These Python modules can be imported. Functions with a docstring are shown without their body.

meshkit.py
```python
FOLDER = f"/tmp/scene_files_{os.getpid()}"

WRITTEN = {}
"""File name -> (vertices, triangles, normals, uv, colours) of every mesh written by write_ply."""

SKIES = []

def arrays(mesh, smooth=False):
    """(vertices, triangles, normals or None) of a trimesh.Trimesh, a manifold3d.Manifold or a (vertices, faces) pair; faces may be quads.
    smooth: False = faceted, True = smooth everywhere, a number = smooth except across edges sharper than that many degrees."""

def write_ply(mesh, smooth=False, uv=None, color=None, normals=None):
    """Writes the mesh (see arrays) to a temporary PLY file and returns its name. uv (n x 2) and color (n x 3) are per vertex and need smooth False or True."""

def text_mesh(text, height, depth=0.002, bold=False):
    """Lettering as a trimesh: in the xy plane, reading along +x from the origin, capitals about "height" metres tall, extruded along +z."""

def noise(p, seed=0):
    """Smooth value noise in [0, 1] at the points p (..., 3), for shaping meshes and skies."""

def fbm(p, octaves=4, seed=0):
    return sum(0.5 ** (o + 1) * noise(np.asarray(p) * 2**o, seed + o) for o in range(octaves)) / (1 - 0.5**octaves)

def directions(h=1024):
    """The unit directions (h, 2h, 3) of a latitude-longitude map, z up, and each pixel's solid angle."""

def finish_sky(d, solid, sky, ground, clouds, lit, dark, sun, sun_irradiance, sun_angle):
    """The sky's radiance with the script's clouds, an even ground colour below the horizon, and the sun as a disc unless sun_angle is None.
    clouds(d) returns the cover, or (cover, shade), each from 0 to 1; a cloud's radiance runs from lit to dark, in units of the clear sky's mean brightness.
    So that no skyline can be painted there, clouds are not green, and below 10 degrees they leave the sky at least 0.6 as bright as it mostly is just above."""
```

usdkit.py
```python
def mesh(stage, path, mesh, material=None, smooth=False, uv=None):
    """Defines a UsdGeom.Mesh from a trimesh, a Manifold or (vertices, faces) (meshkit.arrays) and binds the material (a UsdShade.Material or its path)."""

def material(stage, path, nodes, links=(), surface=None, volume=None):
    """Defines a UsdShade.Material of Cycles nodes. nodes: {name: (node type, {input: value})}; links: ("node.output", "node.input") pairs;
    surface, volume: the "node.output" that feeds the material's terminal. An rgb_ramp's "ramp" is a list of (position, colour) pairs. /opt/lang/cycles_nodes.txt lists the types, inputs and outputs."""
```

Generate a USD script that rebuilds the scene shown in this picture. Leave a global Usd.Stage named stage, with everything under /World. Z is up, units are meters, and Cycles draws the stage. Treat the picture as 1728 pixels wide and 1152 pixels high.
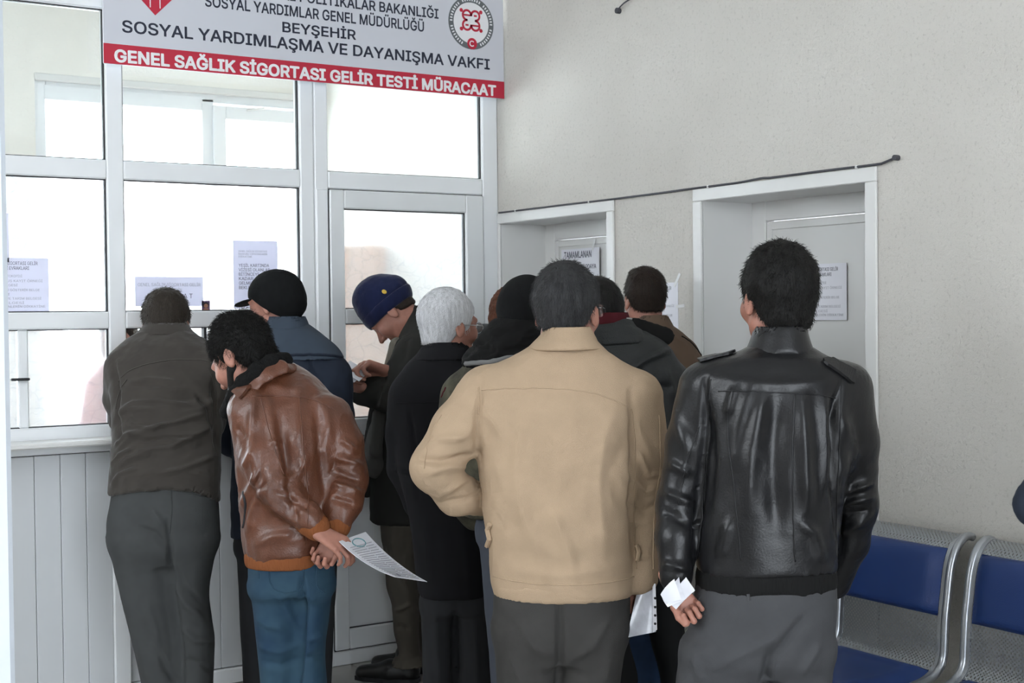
import math
import numpy as np, trimesh, manifold3d as m3
from scipy.interpolate import PchipInterpolator
from scipy.spatial import cKDTree
import scipy.sparse as sp
from pxr import Usd, UsdGeom, UsdLux, UsdShade, Gf, Sdf, Vt
import usdkit, meshkit

stage = Usd.Stage.CreateInMemory()
UsdGeom.SetStageUpAxis(stage, 'Z')
UsdGeom.Xform.Define(stage, '/World')

# ------------------------------------------------------------------ camera
FPX, PITCH, ROLL, YAW = 2294.5, -0.021435, -0.010711, 0.569117      # solved from the photograph's vanishing points
C = np.array([-3.433, -5.472, 1.56])
cyw, syw, cpt, spt = math.cos(YAW), math.sin(YAW), math.cos(PITCH), math.sin(PITCH)
FW = np.array([syw * cpt, cyw * cpt, spt]); R0 = np.array([cyw, -syw, 0.0]); U0 = np.cross(R0, FW)
CR = math.cos(ROLL) * R0 + math.sin(ROLL) * U0
CU = -math.sin(ROLL) * R0 + math.cos(ROLL) * U0
EX, EY = R0, np.array([syw, cyw, 0.0])
cam = UsdGeom.Camera.Define(stage, '/World/camera')
cam.AddTransformOp().Set(Gf.Matrix4d(*[float(v) for v in (*CR, 0, *CU, 0, *(-FW), 0, *C, 1)]))
cam.CreateHorizontalApertureAttr(22.2); cam.CreateVerticalApertureAttr(14.8)
cam.CreateFocalLengthAttr(FPX / 1728 * 22.2)
cam.CreateFStopAttr(5.0); cam.CreateFocusDistanceAttr(3.9)
cam.CreateExposureAttr(0.08)

# ------------------------------------------------------------------ light: overcast sky, daylight through the hall's own windows, the camera's flash
dome = UsdLux.DomeLight.Define(stage, '/World/sky')
dome.CreateColorAttr(Gf.Vec3f(0.86, 0.93, 1.0)); dome.CreateIntensityAttr(3.0)

def area_light(name, pos, target, w, h, power, color):
    l = UsdLux.RectLight.Define(stage, '/World/' + name)
    l.CreateWidthAttr(w); l.CreateHeightAttr(h); l.CreateIntensityAttr(power); l.CreateColorAttr(Gf.Vec3f(*color))
    pos, target = np.array(pos, float), np.array(target, float)
    z = pos - target; z /= np.linalg.norm(z)
    x = np.cross([0, 0, 1.0], z); x /= np.linalg.norm(x); y = np.cross(z, x)
    l.AddTransformOp().Set(Gf.Matrix4d(*[float(v) for v in (*x, 0, *y, 0, *z, 0, *pos, 1)]))
    return l

area_light('daylight_office_window', (-0.85, 2.25, 1.95), (-0.85, 0, 1.6), 1.75, 1.75, 4.6, (0.98, 0.99, 1.0))
area_light('daylight_office_window_left', (-2.75, 2.25, 1.95), (-2.75, 0, 1.6), 1.6, 1.75, 6.2, (0.98, 0.99, 1.0))
area_light('daylight_hall_window', (-6.35, -2.2, 2.55), (0, -1.8, 1.3), 3.3, 1.25, 2.6, (1.0, 0.975, 0.94))
area_light('daylight_entrance', (-3.0, -8.35, 1.8), (-2.2, 0, 1.4), 2.6, 2.2, 0.42, (0.92, 0.95, 1.0))
flash = UsdLux.SphereLight.Define(stage, '/World/camera_flash')
flash.CreateRadiusAttr(0.03); flash.CreateIntensityAttr(10.0); flash.CreateColorAttr(Gf.Vec3f(1.0, 0.97, 0.93))
flash.AddTranslateOp().Set(Gf.Vec3d(*(C + 0.11 * CU - 0.05 * FW)))

# ------------------------------------------------------------------ projection helpers (pixels of the 1728 x 1152 photograph -> real places)
def ray(px, py): return FW + (px - 864) / FPX * CR - (py - 576) / FPX * CU
def on_y(px, py, y=0.0): d = ray(px, py); return C + (y - C[1]) / d[1] * d
def on_x(px, py, x=0.0): d = ray(px, py); return C + (x - C[0]) / d[0] * d
def V(px, py, b):
    """Point seen at (px, py) that stands b metres away, in the view-aligned horizontal frame (across, away, height)."""
    d = ray(px, py); t = b / (d @ EY); return np.array([t * (d @ EX), b, C[2] + t * d[2]])
def to_world(v): v = np.asarray(v, float); return C * [1, 1, 0] + v[..., :1] * EX + v[..., 1:2] * EY + v[..., 2:] * [0, 0, 1]
def to_px(w):
    q = np.asarray(w, float) - C; z = q @ FW
    return np.stack([864 + FPX * (q @ CR) / z, 576 - FPX * (q @ CU) / z], -1)
def lin(r, g, b): return tuple(((c / 255) / 12.92 if c / 255 <= 0.04045 else ((c / 255 + 0.055) / 1.055) ** 2.4) for c in (r, g, b))

# ------------------------------------------------------------------ materials
LOOKS = {}
def mat(name, color, rough=0.6, spec=0.5, bump=None, var=0.0, var_scale=3.0, metallic=0.0, sheen=0.0, coat=0.0, coat_rough=0.2, color2=None, stretch=(1, 1, 1), rvar=0.0):
    """Principled material: colour (linear) varied by noise towards color2, bump = (scale, distance, detail)."""
    if name in LOOKS: return LOOKS[name]
    n = {'tc': ('texture_coordinate', {}), 'p': ('principled_bsdf', {'base_color': color, 'roughness': rough, 'specular_ior_level': spec, 'metallic': metallic,
         'sheen_weight': sheen, 'sheen_roughness': 0.4, 'coat_weight': coat, 'coat_roughness': coat_rough})}
    l = []
    if var:
        c2 = color2 or tuple(c * (1 - var) for c in color)
        c1 = color if color2 else tuple(min(1, c * (1 + var)) for c in color)
        n['nv'] = ('noise_texture', {'scale': var_scale, 'detail': 4.0, 'roughness': 0.6})
        n['rv'] = ('rgb_ramp', {'ramp': [(0.3, c1), (0.7, c2)]})
        if stretch != (1, 1, 1): n['mv'] = ('mapping', {'scale': stretch}); l += [('tc.object', 'mv.vector'), ('mv.vector', 'nv.vector')]
        else: l += [('tc.object', 'nv.vector')]
        l += [('nv.fac', 'rv.fac'), ('rv.color', 'p.base_color')]
    if bump:
        n['mp'] = ('mapping', {'scale': stretch}); n['nb'] = ('noise_texture', {'scale': bump[0], 'detail': bump[2], 'roughness': 0.55})
        n['b'] = ('bump', {'strength': 1.0, 'distance': bump[1]})
        l += [('tc.object', 'mp.vector'), ('mp.vector', 'nb.vector'), ('nb.fac', 'b.height'), ('b.normal', 'p.normal')]
    LOOKS[name] = usdkit.material(stage, '/World/Looks/' + name, n, l, surface='p.BSDF')
    return LOOKS[name]

PVC = mat('white_pvc', (0.76, 0.775, 0.79), 0.32, 0.5)
PVC_DOOR = mat('pvc_door', (0.70, 0.715, 0.725), 0.32, 0.5)
BOARD = mat('grey_white_board', (0.57, 0.585, 0.60), 0.4, 0.4)
LACQUER = mat('white_lacquer', (0.66, 0.655, 0.64), 0.35, 0.5)
GASKET = mat('black_gasket', (0.012, 0.012, 0.015), 0.6)
PLASTER = usdkit.material(stage, '/World/Looks/textured_plaster',
    {'tc': ('texture_coordinate', {}), 'n1': ('noise_texture', {'scale': 2.0, 'detail': 3.0}), 'n2': ('noise_texture', {'scale': 75.0, 'detail': 5.0, 'roughness': 0.7}), 'r1': ('rgb_ramp', {'ramp': [(0.3, (0.605, 0.580, 0.540)), (0.7, (0.565, 0.540, 0.500))]}),
     'r2': ('rgb_ramp', {'ramp': [(0.30, (0.80, 0.80, 0.79)), (0.44, (1, 1, 1)), (1.0, (1.03, 1.03, 1.03))]}), 'mx': ('mix_color', {'blend_type': 'multiply', 'fac': 1.0, 'use_clamp_result': False}), 'b': ('bump', {'strength': 1.0, 'distance': 0.0042}), 'p': ('principled_bsdf', {'roughness': 0.92, 'specular_ior_level': 0.2})},
    [('tc.object', 'n1.vector'), ('tc.object', 'n2.vector'), ('n1.fac', 'r1.fac'), ('n2.fac', 'r2.fac'), ('r1.color', 'mx.a'), ('r2.color', 'mx.b'), ('mx.result', 'p.base_color'), ('n2.fac', 'b.height'), ('b.normal', 'p.normal')], surface='p.BSDF')
CREAM = mat('cream_paint', (0.78, 0.755, 0.70), 0.8, 0.3, bump=(60, 0.003, 3.0), var=0.04, var_scale=2.0)
CEIL = mat('ceiling_paint', (0.75, 0.75, 0.73), 0.9, 0.2)
TILE = mat('floor_tile', (0.36, 0.345, 0.32), 0.3, 0.5, var=0.08, var_scale=6.0)
GROUT = mat('grout', (0.22, 0.21, 0.2), 0.9)
PAPER = mat('white_paper', (0.72, 0.72, 0.77), 0.8, 0.2)
GLASS_PAPER = usdkit.material(stage, '/World/Looks/thin_paper', {'d': ('diffuse_bsdf', {'color': (0.74, 0.74, 0.80)}), 't': ('translucent_bsdf', {'color': (0.78, 0.78, 0.88)}), 'm': ('mix_closure', {'fac': 0.45})}, [('d.BSDF', 'm.closure1'), ('t.BSDF', 'm.closure2')], surface='m.closure')
INK = mat('grey_ink', (0.13, 0.13, 0.16), 0.8, 0.1)
INK2 = mat('pale_ink', (0.42, 0.42, 0.46), 0.8, 0.1)
CABLE = mat('grey_cable', (0.05, 0.05, 0.06), 0.6)
STEEL = mat('chair_metal', (0.42, 0.44, 0.47), 0.32, 0.5, metallic=0.85)
BLUE = mat('blue_vinyl', (0.016, 0.042, 0.16), 0.42, 0.4, bump=(400, 0.0004, 2.0))
SKIN = mat('skin', (0.34, 0.155, 0.112), 0.5, 0.4, var=0.14, var_scale=30.0)
SKIN_D = mat('skin_tan', (0.40, 0.19, 0.13), 0.5, 0.4, var=0.16, var_scale=25.0)
TAPE = mat('clear_tape', (0.75, 0.75, 0.75), 0.15, 0.6)

def pane_mat(name, frost):
    if not frost:
        return usdkit.material(stage, '/World/Looks/' + name, {'t': ('transparent_bsdf', {'color': (0.95, 0.97, 0.97)}), 'g': ('glossy_bsdf', {'color': (1, 1, 1), 'roughness': 0.02}), 'm': ('mix_closure', {'fac': 0.05})},
                               [('t.BSDF', 'm.closure1'), ('g.BSDF', 'm.closure2')], surface='m.closure')
    # patterned glass: scattering sheet with an irregular pressed crackle relief
    return usdkit.material(stage, '/World/Looks/' + name,
        {'tc': ('texture_coordinate', {}), 'mp': ('mapping', {'scale': (1.0, 1.0, 1.5)}), 'nz': ('noise_texture', {'scale': 9.0, 'detail': 2.0}), 'mx': ('mix_color', {'fac': 0.12}),
         'v': ('voronoi_texture', {'feature': 'distance_to_edge', 'metric': 'manhattan', 'scale': 17.0, 'randomness': 0.9}),
         'r': ('rgb_ramp', {'ramp': [(0.0, (0.80, 0.83, 0.88)), (0.03, (0.95, 0.96, 0.97)), (1.0, (0.95, 0.97, 0.98))]}),
         'b': ('bump', {'strength': 0.5, 'distance': 0.004}),
         't': ('refraction_bsdf', {'roughness': frost, 'IOR': 1.12, 'color': (0.97, 0.98, 1.0)}), 'd': ('translucent_bsdf', {'color': (0.9, 0.92, 0.95)}), 'g': ('glossy_bsdf', {'roughness': 0.15}), 'm1': ('mix_closure', {'fac': 0.14}), 'm2': ('mix_closure', {'fac': 0.05})},
        [('tc.object', 'mp.vector'), ('tc.object', 'nz.vector'), ('mp.vector', 'mx.a'), ('nz.color', 'mx.b'), ('mx.result', 'v.vector'), ('v.distance', 'r.fac'), ('r.color', 't.color'), ('r.color', 'd.color'),
         ('v.distance', 'b.height'), ('b.normal', 'g.normal'), ('t.BSDF', 'm1.closure1'), ('d.BSDF', 'm1.closure2'), ('m1.closure', 'm2.closure1'), ('g.BSDF', 'm2.closure2')], surface='m2.closure')
CLEAR = pane_mat('clear_glass', 0); FROST = pane_mat('patterned_glass', 0.2)

# ------------------------------------------------------------------ scene tree helpers
TAKEN = set(); ORIGIN = {}
def numbered(parent, name):
    p, k = f'{parent}/{name}', 0
    while p in TAKEN: k += 1; p = f'{parent}/{name}_{k:03d}'
    TAKEN.add(p); return p
def say(prim, label=None, cat=None, group=None, kind=None):
    for k, v in (('label', label), ('category', cat), ('group', group), ('kind', kind)):
        if v: prim.SetCustomDataByKey(k, v)
class Thing:
    def __init__(s, path, origin): s.path, s.o = path, np.asarray(origin, float)
    def part(s, name, mesh, material, smooth=False, label=None, kind=None):
        """mesh in world coordinates -> one Mesh prim under this thing; returns a Thing for its sub-parts."""
        v, f, n = meshkit.arrays(mesh, smooth)
        path = numbered(s.path, name)
        m = usdkit.mesh(stage, path, trimesh.Trimesh(v - s.o, f, process=False), material, smooth=False)
        if n is not None:
            m.CreateNormalsAttr(Vt.Vec3fArray.FromNumpy(n.astype(np.float32))); m.SetNormalsInterpolation('vertex')
        say(m.GetPrim(), label, None, None, kind)
        return Thing(path, s.o)
def thing(name, label, cat, origin, group=None, kind=None):
    path = numbered('/World', name); x = UsdGeom.Xform.Define(stage, path); x.AddTranslateOp().Set(Gf.Vec3d(*map(float, origin)))
    say(x.GetPrim(), label, cat, group, kind); return Thing(path, origin)
def structure(name, label, cat, origin=(0, 0, 0)): return thing(name, label, cat, origin, None, 'structure')

def box(a, b, r=0.0):
    a, b = np.minimum(a, b), np.maximum(a, b)
    if r <= 0:
        m = trimesh.creation.box(b - a); m.apply_translation((a + b) / 2); return m
    v = []
    for ax in range(3):                                     # chamfered box: hull of three shrunken boxes
        lo, hi = a + r, b - r; lo[ax], hi[ax] = a[ax], b[ax]
        v += [[(lo, hi)[i][0], (lo, hi)[j][1], (lo, hi)[k][2]] for i in (0, 1) for j in (0, 1) for k in (0, 1)]
    return hull(v)
def hull(p): return trimesh.convex.convex_hull(np.asarray(p, float))
def join(*ms): return trimesh.util.concatenate([m if isinstance(m, trimesh.Trimesh) else trimesh.Trimesh(*meshkit.arrays(m)[:2], process=False) for m in ms])
def tube(pts, r, n=10, caps=True):
    p = np.asarray(pts, float); t = np.gradient(p, axis=0); t /= np.linalg.norm(t, axis=1, keepdims=True) + 1e-12
    a = np.cross(t[0], [0, 0, 1.0] if abs(t[0][2]) < 0.9 else [1.0, 0, 0]); A = []
    for k in range(len(p)):
        a = a - (a @ t[k]) * t[k]; a /= np.linalg.norm(a) + 1e-12; A.append(a)
    A = np.array(A); B = np.cross(t, A); g = np.arange(n) * 2 * np.pi / n; r = np.broadcast_to(r, (len(p),))
    v = (p[:, None] + r[:, None, None] * (np.cos(g)[None, :, None] * A[:, None] + np.sin(g)[None, :, None] * B[:, None])).reshape(-1, 3)
    i, j = np.meshgrid(np.arange(len(p) - 1), np.arange(n), indexing='ij'); j2 = (j + 1) % n
    f = np.stack([i * n + j, i * n + j2, (i + 1) * n + j2, (i + 1) * n + j], -1).reshape(-1, 4); f = np.vstack([f[:, [0, 2, 1]], f[:, [0, 3, 2]]])
    if caps:
        e = (len(p) - 1) * n
        f = np.vstack([f, [[0, k, k + 1] for k in range(1, n - 1)], [[e, e + k + 1, e + k] for k in range(1, n - 1)]])
    return trimesh.Trimesh(v, f[:, ::-1], process=False)
def spline(pts, n=40):
    p = np.asarray(pts, float); d = np.r_[0, np.cumsum(np.linalg.norm(np.diff(p, axis=0), axis=1))]
    return PchipInterpolator(d, p)(np.linspace(0, d[-1], n))
TEXTS = {}
def lettering(text, bold):
    if (text, bold) not in TEXTS: TEXTS[text, bold] = meshkit.text_mesh(text, 1.0, 0.01, bold)
    return TEXTS[text, bold]
def text_on(t, name, text, x0, x1, base, cap, y, material, bold=False, axis='y', label=None):
    """Flat lettering standing 0.6 mm proud of a wall parallel to wall_back (axis y) or wall_right (axis x)."""
    m = lettering(text, bold); lo, hi = m.bounds[0], m.bounds[1]; v = m.vertices
    s = (v[:, 0] - lo[0]) / (hi[0] - lo[0]) * (x1 - x0) + x0; z = base + v[:, 1] * cap; dd = v[:, 2] / 0.01 * 0.0006
    w = np.stack([s, y - dd, z], 1) if axis == 'y' else np.stack([y - dd, s, z], 1)
    return t.part(name, trimesh.Trimesh(w, m.faces, process=False), material, label=label)
# ================================================================== THE SETTING
WALL_H = 3.3
fl = structure('floor', 'pale grey tiled hall floor', 'floor')
fl.part('slab', box((-6.6, -8.6, -0.12), (0.4, 2.2, -0.012)), GROUT)
fl.part('screed', box((0.0, -8.5, -0.012), (0.4, 2.1, 0.0)), LACQUER if False else GROUT)
fl.part('screed', box((-6.5, -8.5, -0.012), (-3.61, 2.1, 0.0)), TILE); fl.part('screed', box((-3.61, -8.5, -0.012), (0, -4.01, 0.0)), TILE); fl.part('screed', box((-3.61, 0.08, -0.012), (0.0, 2.0, 0.0)), TILE)
for i in range(9):
    for j in range(10): fl.part('tile', box((-3.6 + i * 0.4 + 0.002, -4.0 + j * 0.4 + 0.002, -0.012), (-3.2 + i * 0.4 - 0.002, -3.6 + j * 0.4 - 0.002, 0.0), 0.001), TILE)
ce = structure('ceiling', 'plain white ceiling', 'ceiling'); ce.part('ceiling_slab', box((-6.6, -8.6, WALL_H), (0.4, 2.4, WALL_H + 0.1)), CEIL)

wr = structure('wall_right', 'rough cream plaster wall with two recessed doors', 'wall')
D1, D2, DT = (-0.866, -0.023), (-2.300, -1.474), 1.978          # door openings along y, opening height
DEP = 0.25
m = box((0, -8.6, 0), (DEP, 2.4, WALL_H))
m = trimesh.Trimesh(*meshkit.arrays(m3.Manifold(m3.Mesh(m.vertices.astype(np.float32), m.faces.astype(np.uint32))) - m3.Manifold.cube([1, D1[1] - D1[0] + 0.04, DT + 0.02]).translate([-0.5, D1[0] - 0.02, -0.01]) - m3.Manifold.cube([1, D2[1] - D2[0] + 0.04, DT + 0.02]).translate([-0.5, D2[0] - 0.02, -0.01]))[:2], process=False)
wr.part('plaster', m, PLASTER)
for k, ((y0, y1), lab) in enumerate(((D1, 'white recessed door nearest the glazed partition'), (D2, 'white recessed door behind the man in black leather'))):
    d = structure(f'door_{k + 1}', lab, 'door', (0, y0, 0))
    cl = 0.05 if k else 0.02
    d.part('casing', join(box((-0.012, y0 - 0.05, 0), (-0.0005, y0, DT - 0.0005), 0.003)), LACQUER)
    d.part('casing', join(box((-0.012, y1, 0), (-0.0005, y1 + cl, DT - 0.0005), 0.003)), LACQUER)
    d.part('casing', box((-0.012, y0 - 0.05, DT), (-0.0005, y1 + cl, DT + 0.05), 0.003), LACQUER)
    for a, b in (((0, y0 - 0.019, 0), (DEP, y0, DT - 0.0003)), ((0, y1, 0), (DEP, y1 + 0.019, DT - 0.0003)), ((0, y0 - 0.019, DT), (DEP, y1 + 0.019, DT + 0.019))): d.part('lining', box(a, b), LACQUER)
    fr = 0.075
    for a, b in (((DEP + 0.0005, y0 - 0.019, 0), (DEP + 0.05, y0 + fr, DT + 0.019)), ((DEP + 0.0005, y1 - fr, 0), (DEP + 0.05, y1 + 0.019, DT + 0.019)), ((DEP + 0.0005, y0 + fr, DT - fr), (DEP + 0.05, y1 - fr, DT + 0.019))): d.part('door_frame', box(a, b, 0.003), LACQUER)
    lf = d.part('leaf', box((DEP + 0.012, y0 + fr + 0.002, 0.01), (DEP + 0.05, y1 - fr - 0.002, DT - fr - 0.003)), LACQUER)
    a0, a1 = y0 + fr + 0.03, y1 - fr - 0.03                        # stiles and rails of the leaf stand proud of its panels
    for p, q in (((a0 - 0.028, 0.012), (a0, DT - fr - 0.005)), ((a1, 0.012), (a1 + 0.028, DT - fr - 0.005)), ((a0, DT - fr - 0.035), (a1, DT - fr - 0.005)), ((a0, 0.012), (a1, 0.12)), ((a0, 0.92), (a1, 1.04))):
        lf.part('rail', box((DEP + 0.004, p[0], p[1]), (DEP + 0.014, q[0], q[1]), 0.002), LACQUER)
    hb = d.part('handle', join(box((DEP - 0.004, y0 + fr + 0.03, 0.94), (DEP + 0.006, y0 + fr + 0.065, 1.16), 0.003), tube([(DEP, y0 + fr + 0.048, 1.08), (DEP - 0.045, y0 + fr + 0.048, 1.08), (DEP - 0.05, y0 + fr + 0.06, 1.08), (DEP - 0.05, y0 + fr + 0.16, 1.078)], 0.009)), STEEL, 40)

# hall: left wall, wall behind the camera with glazed entrance, outer walls of the office behind the partition
def frame_rect(t, name, x0, x1, z0, z1, y0, y1, w, material):
    for a, b in (((x0, z0), (x0 + w, z1)), ((x1 - w, z0), (x1, z1)), ((x0 + w, z0), (x1 - w, z0 + w)), ((x0 + w, z1 - w), (x1 - w, z1))):
        t.part(name, box((a[0], y0, a[1]), (b[0], y1, b[1]), 0.004), material)
wl = structure('wall_left', 'plain plaster wall on the left of the hall', 'wall')
for a, b in (((-6.2, -8.5, 0), (-6.0, -4.7, WALL_H)), ((-6.2, -1.3, 0), (-6.0, 2.3, WALL_H)), ((-6.2, -4.7, 0), (-6.0, -1.3, 1.85)), ((-6.2, -4.7, 3.2), (-6.0, -1.3, WALL_H))): wl.part('plaster', box(a, b), PLASTER)
w4 = structure('window_4', 'hall window in the left wall', 'window', (-6.1, -3.0, 1.85))
for k in range(4): w4.part('window_frame', box((-6.13, -4.7 + k * 1.1133, 1.85), (-6.07, -4.64 + k * 1.1133, 3.2)), PVC)
for z in (1.85, 3.14): w4.part('window_frame', box((-6.13, -4.7, z), (-6.07, -1.3, z + 0.06)), PVC)
wf = structure('wall_front', 'wall with glazed entrance opposite the partition', 'wall')
for a, b in (((-6.2, -8.2, 0), (-4.5, -8.0, WALL_H)), ((-1.5, -8.2, 0), (0.2, -8.0, WALL_H)), ((-4.5, -8.2, 2.95), (-1.5, -8.0, WALL_H))): wf.part('plaster', box(a, b), PLASTER)
d4 = structure('door_4', 'glazed entrance door opposite the partition', 'door', (-3, -8.1, 0))
for x in (-4.5, -3.53, -2.53, -1.56): d4.part('door_frame', box((x, -8.13, 0), (x + 0.06, -8.07, 2.95)), PVC)
for z in (0.0, 0.9, 2.89): d4.part('door_frame', box((-4.5, -8.13, z), (-1.5, -8.07, z + 0.06)), PVC)

wo = structure('wall_back', 'cream office wall behind the glazed partition', 'wall')
YB = 1.9
for a, b in (((-6.0, YB, 0), (-3.60, YB + 0.3, WALL_H)), ((-0.02, YB, 0), (0.0, YB + 0.3, WALL_H)), ((-1.672, YB, 2.843), (-0.02, YB + 0.3, WALL_H)), ((-3.60, YB, 2.843), (-1.95, YB + 0.3, WALL_H)), ((-1.95, YB, 0), (-1.672, YB + 0.3, WALL_H)), ((-1.672, YB, 0), (-0.02, YB + 0.3, 0.95)), ((-3.60, YB, 0), (-1.95, YB + 0.3, 0.95))): wo.part('plaster', box(a, b), CREAM)
wp = structure('wall_office', 'cream paint on the office side of the right wall', 'wall'); wp.part('plaster', box((-0.012, 0.07, 0), (0.0, YB, WALL_H)), CREAM)
for k, (x0, x1, lab) in enumerate(((-1.672, -0.02, 'bright office window seen through the upper panes of the partition'), (-3.60, -1.95, 'bright office window behind the left bay of the partition'))):
    w = structure(f'window_{k + 2}', lab, 'window', (x0, YB, 0.95)); zt = 2.785
    w.part('head_trim', box((x0, YB - 0.012, 2.805), (x1, YB + 0.02, 2.843), 0.004), LACQUER)
    frame_rect(w, 'window_frame', x0, x1, 0.95, 2.82, YB + 0.02, YB + 0.1, 0.06, PVC)
    xm = x0 + 0.915
    w.part('mullion', box((xm, YB + 0.02, 1.0), (xm + 0.07, YB + 0.1, 2.78), 0.004), PVC)
    w.part('mullion', box((x0 + 0.37, YB + 0.02, 1.0), (x0 + 0.43, YB + 0.1, 2.78), 0.004), PVC) if k else None
    w.part('top_rail', box((x0 + 0.05, YB + 0.018, 2.71), (xm, YB + 0.1, 2.79), 0.004), PVC)
    frame_rect(w, 'sash', xm + 0.06, x1 - 0.05, 1.0, 2.745, YB + 0.0, YB + 0.09, 0.075, PVC)
    w.part('pane', box((x0 + 0.06, YB + 0.055, 1.0), (x1 - 0.06, YB + 0.06, 2.78)), CLEAR)
    w.part('window_sill', box((x0, YB - 0.1, 0.92), (x1, YB + 0.1, 0.95), 0.004), LACQUER)
    w.part('stay_arm', tube([(x0 + 1.17, YB - 0.01, 2.728), (x0 + 1.27, YB - 0.03, 2.742)], 0.006), LACQUER)

# ---- the glazed partition
pt = structure('window_1', 'white plastic glazed partition with service window and upper lights', 'window')
FY0, FY1 = 0.0, 0.07
ZT = 2.86
def member(name, x0, x1, z0, z1, y0=FY0, y1=FY1, material=None, r=0.005): return pt.part(name, box((x0, y0, z0), (x1, y1, z1), r), material or PVC)
for x0, x1 in ((-3.02, -2.95), (-1.851, -1.783), (-1.013, -0.949), (-0.945, -0.881), (-0.086, -0.001)): member('mullion', x0, x1, 0.0, ZT)
member('mullion_seam', -0.951, -0.943, 0.0, ZT, 0.006, 0.06)
bays = ((-2.95, -1.851), (-1.783, -1.013), (-0.881, -0.086))
for k, (x0, x1) in enumerate(bays):
    member('transom', x0, x1, 2.112, 2.188); member('transom', x0, x1, ZT - 0.07, ZT)
    gx = 0.006
    def beads(a0, a1, z0, z1):   # dark rubber line round a pane
        for p, q in (((a0, z0), (a0 + gx, z1)), ((a1 - gx, z0), (a1, z1)), ((a0, z0), (a1, z0 + 0.004)), ((a0, z1 - 0.004), (a1, z1))): pt.part('gasket', box((p[0], 0.018, p[1]), (q[0], 0.034, q[1])), GASKET)
    pt.part('pane', box((x0, 0.03, 2.188), (x1, 0.036, ZT - 0.07)), CLEAR, label='clear upper pane'); beads(x0, x1, 2.188, ZT - 0.07)
    if k < 2:
        member('transom', x0, x1, 1.512, 1.580); member('bottom_rail', x0, x1, 1.060, 1.128, 0.0, FY1)
        pt.part('pane', box((x0, 0.03, 1.580), (x1, 0.036, 2.112)), FROST, label='patterned middle pane'); beads(x0, x1, 1.580, 2.112)
        if k == 0: pt.part('pane', box((x0, 0.03, 1.128), (x1, 0.036, 1.512)), FROST, label='patterned lower pane')
        else: pt.part('pane', box((-1.44, 0.03, 1.128), (x1, 0.036, 1.512)), FROST, label='patterned lower pane'); member('sash_edge', -1.452, -1.44, 1.128, 1.512, 0.015, 0.05, GASKET, 0.002)
        beads(x0, x1, 1.128, 1.512)
        member('apron_rail', x0 - 0.002, x1 + 0.002, 1.020, 1.062, 0.004, FY1)
        member('bottom_rail', x0, x1, 0.0, 0.066)
        nb = 11 if k == 0 else 8; wb = (x1 - x0) / nb
        for j in range(nb): pt.part('board', box((x0 + j * wb + 0.0008, 0.014, 0.07), (x0 + (j + 1) * wb - 0.0008, 0.03, 1.016), 0.0022), BOARD)
        pt.part('board_backing', box((x0, 0.0302, 0.066), (x1, 0.05, 1.02)), GASKET)
member('sash_stile', -2.205, -2.165, 1.128, 1.512, 0.012, 0.05)
member('sash_handle', -2.235, -2.165, 1.315, 1.325, -0.012, 0.012, GASKET, 0.003)
sill = structure('trim_1', 'white service counter sill below the partition windows', 'sill', (-2, 0, 1.06))
sill.part('sill_board', box((-3.0, -0.15, 1.058), (-0.97, 0.002, 1.080), 0.006), LACQUER)
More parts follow.
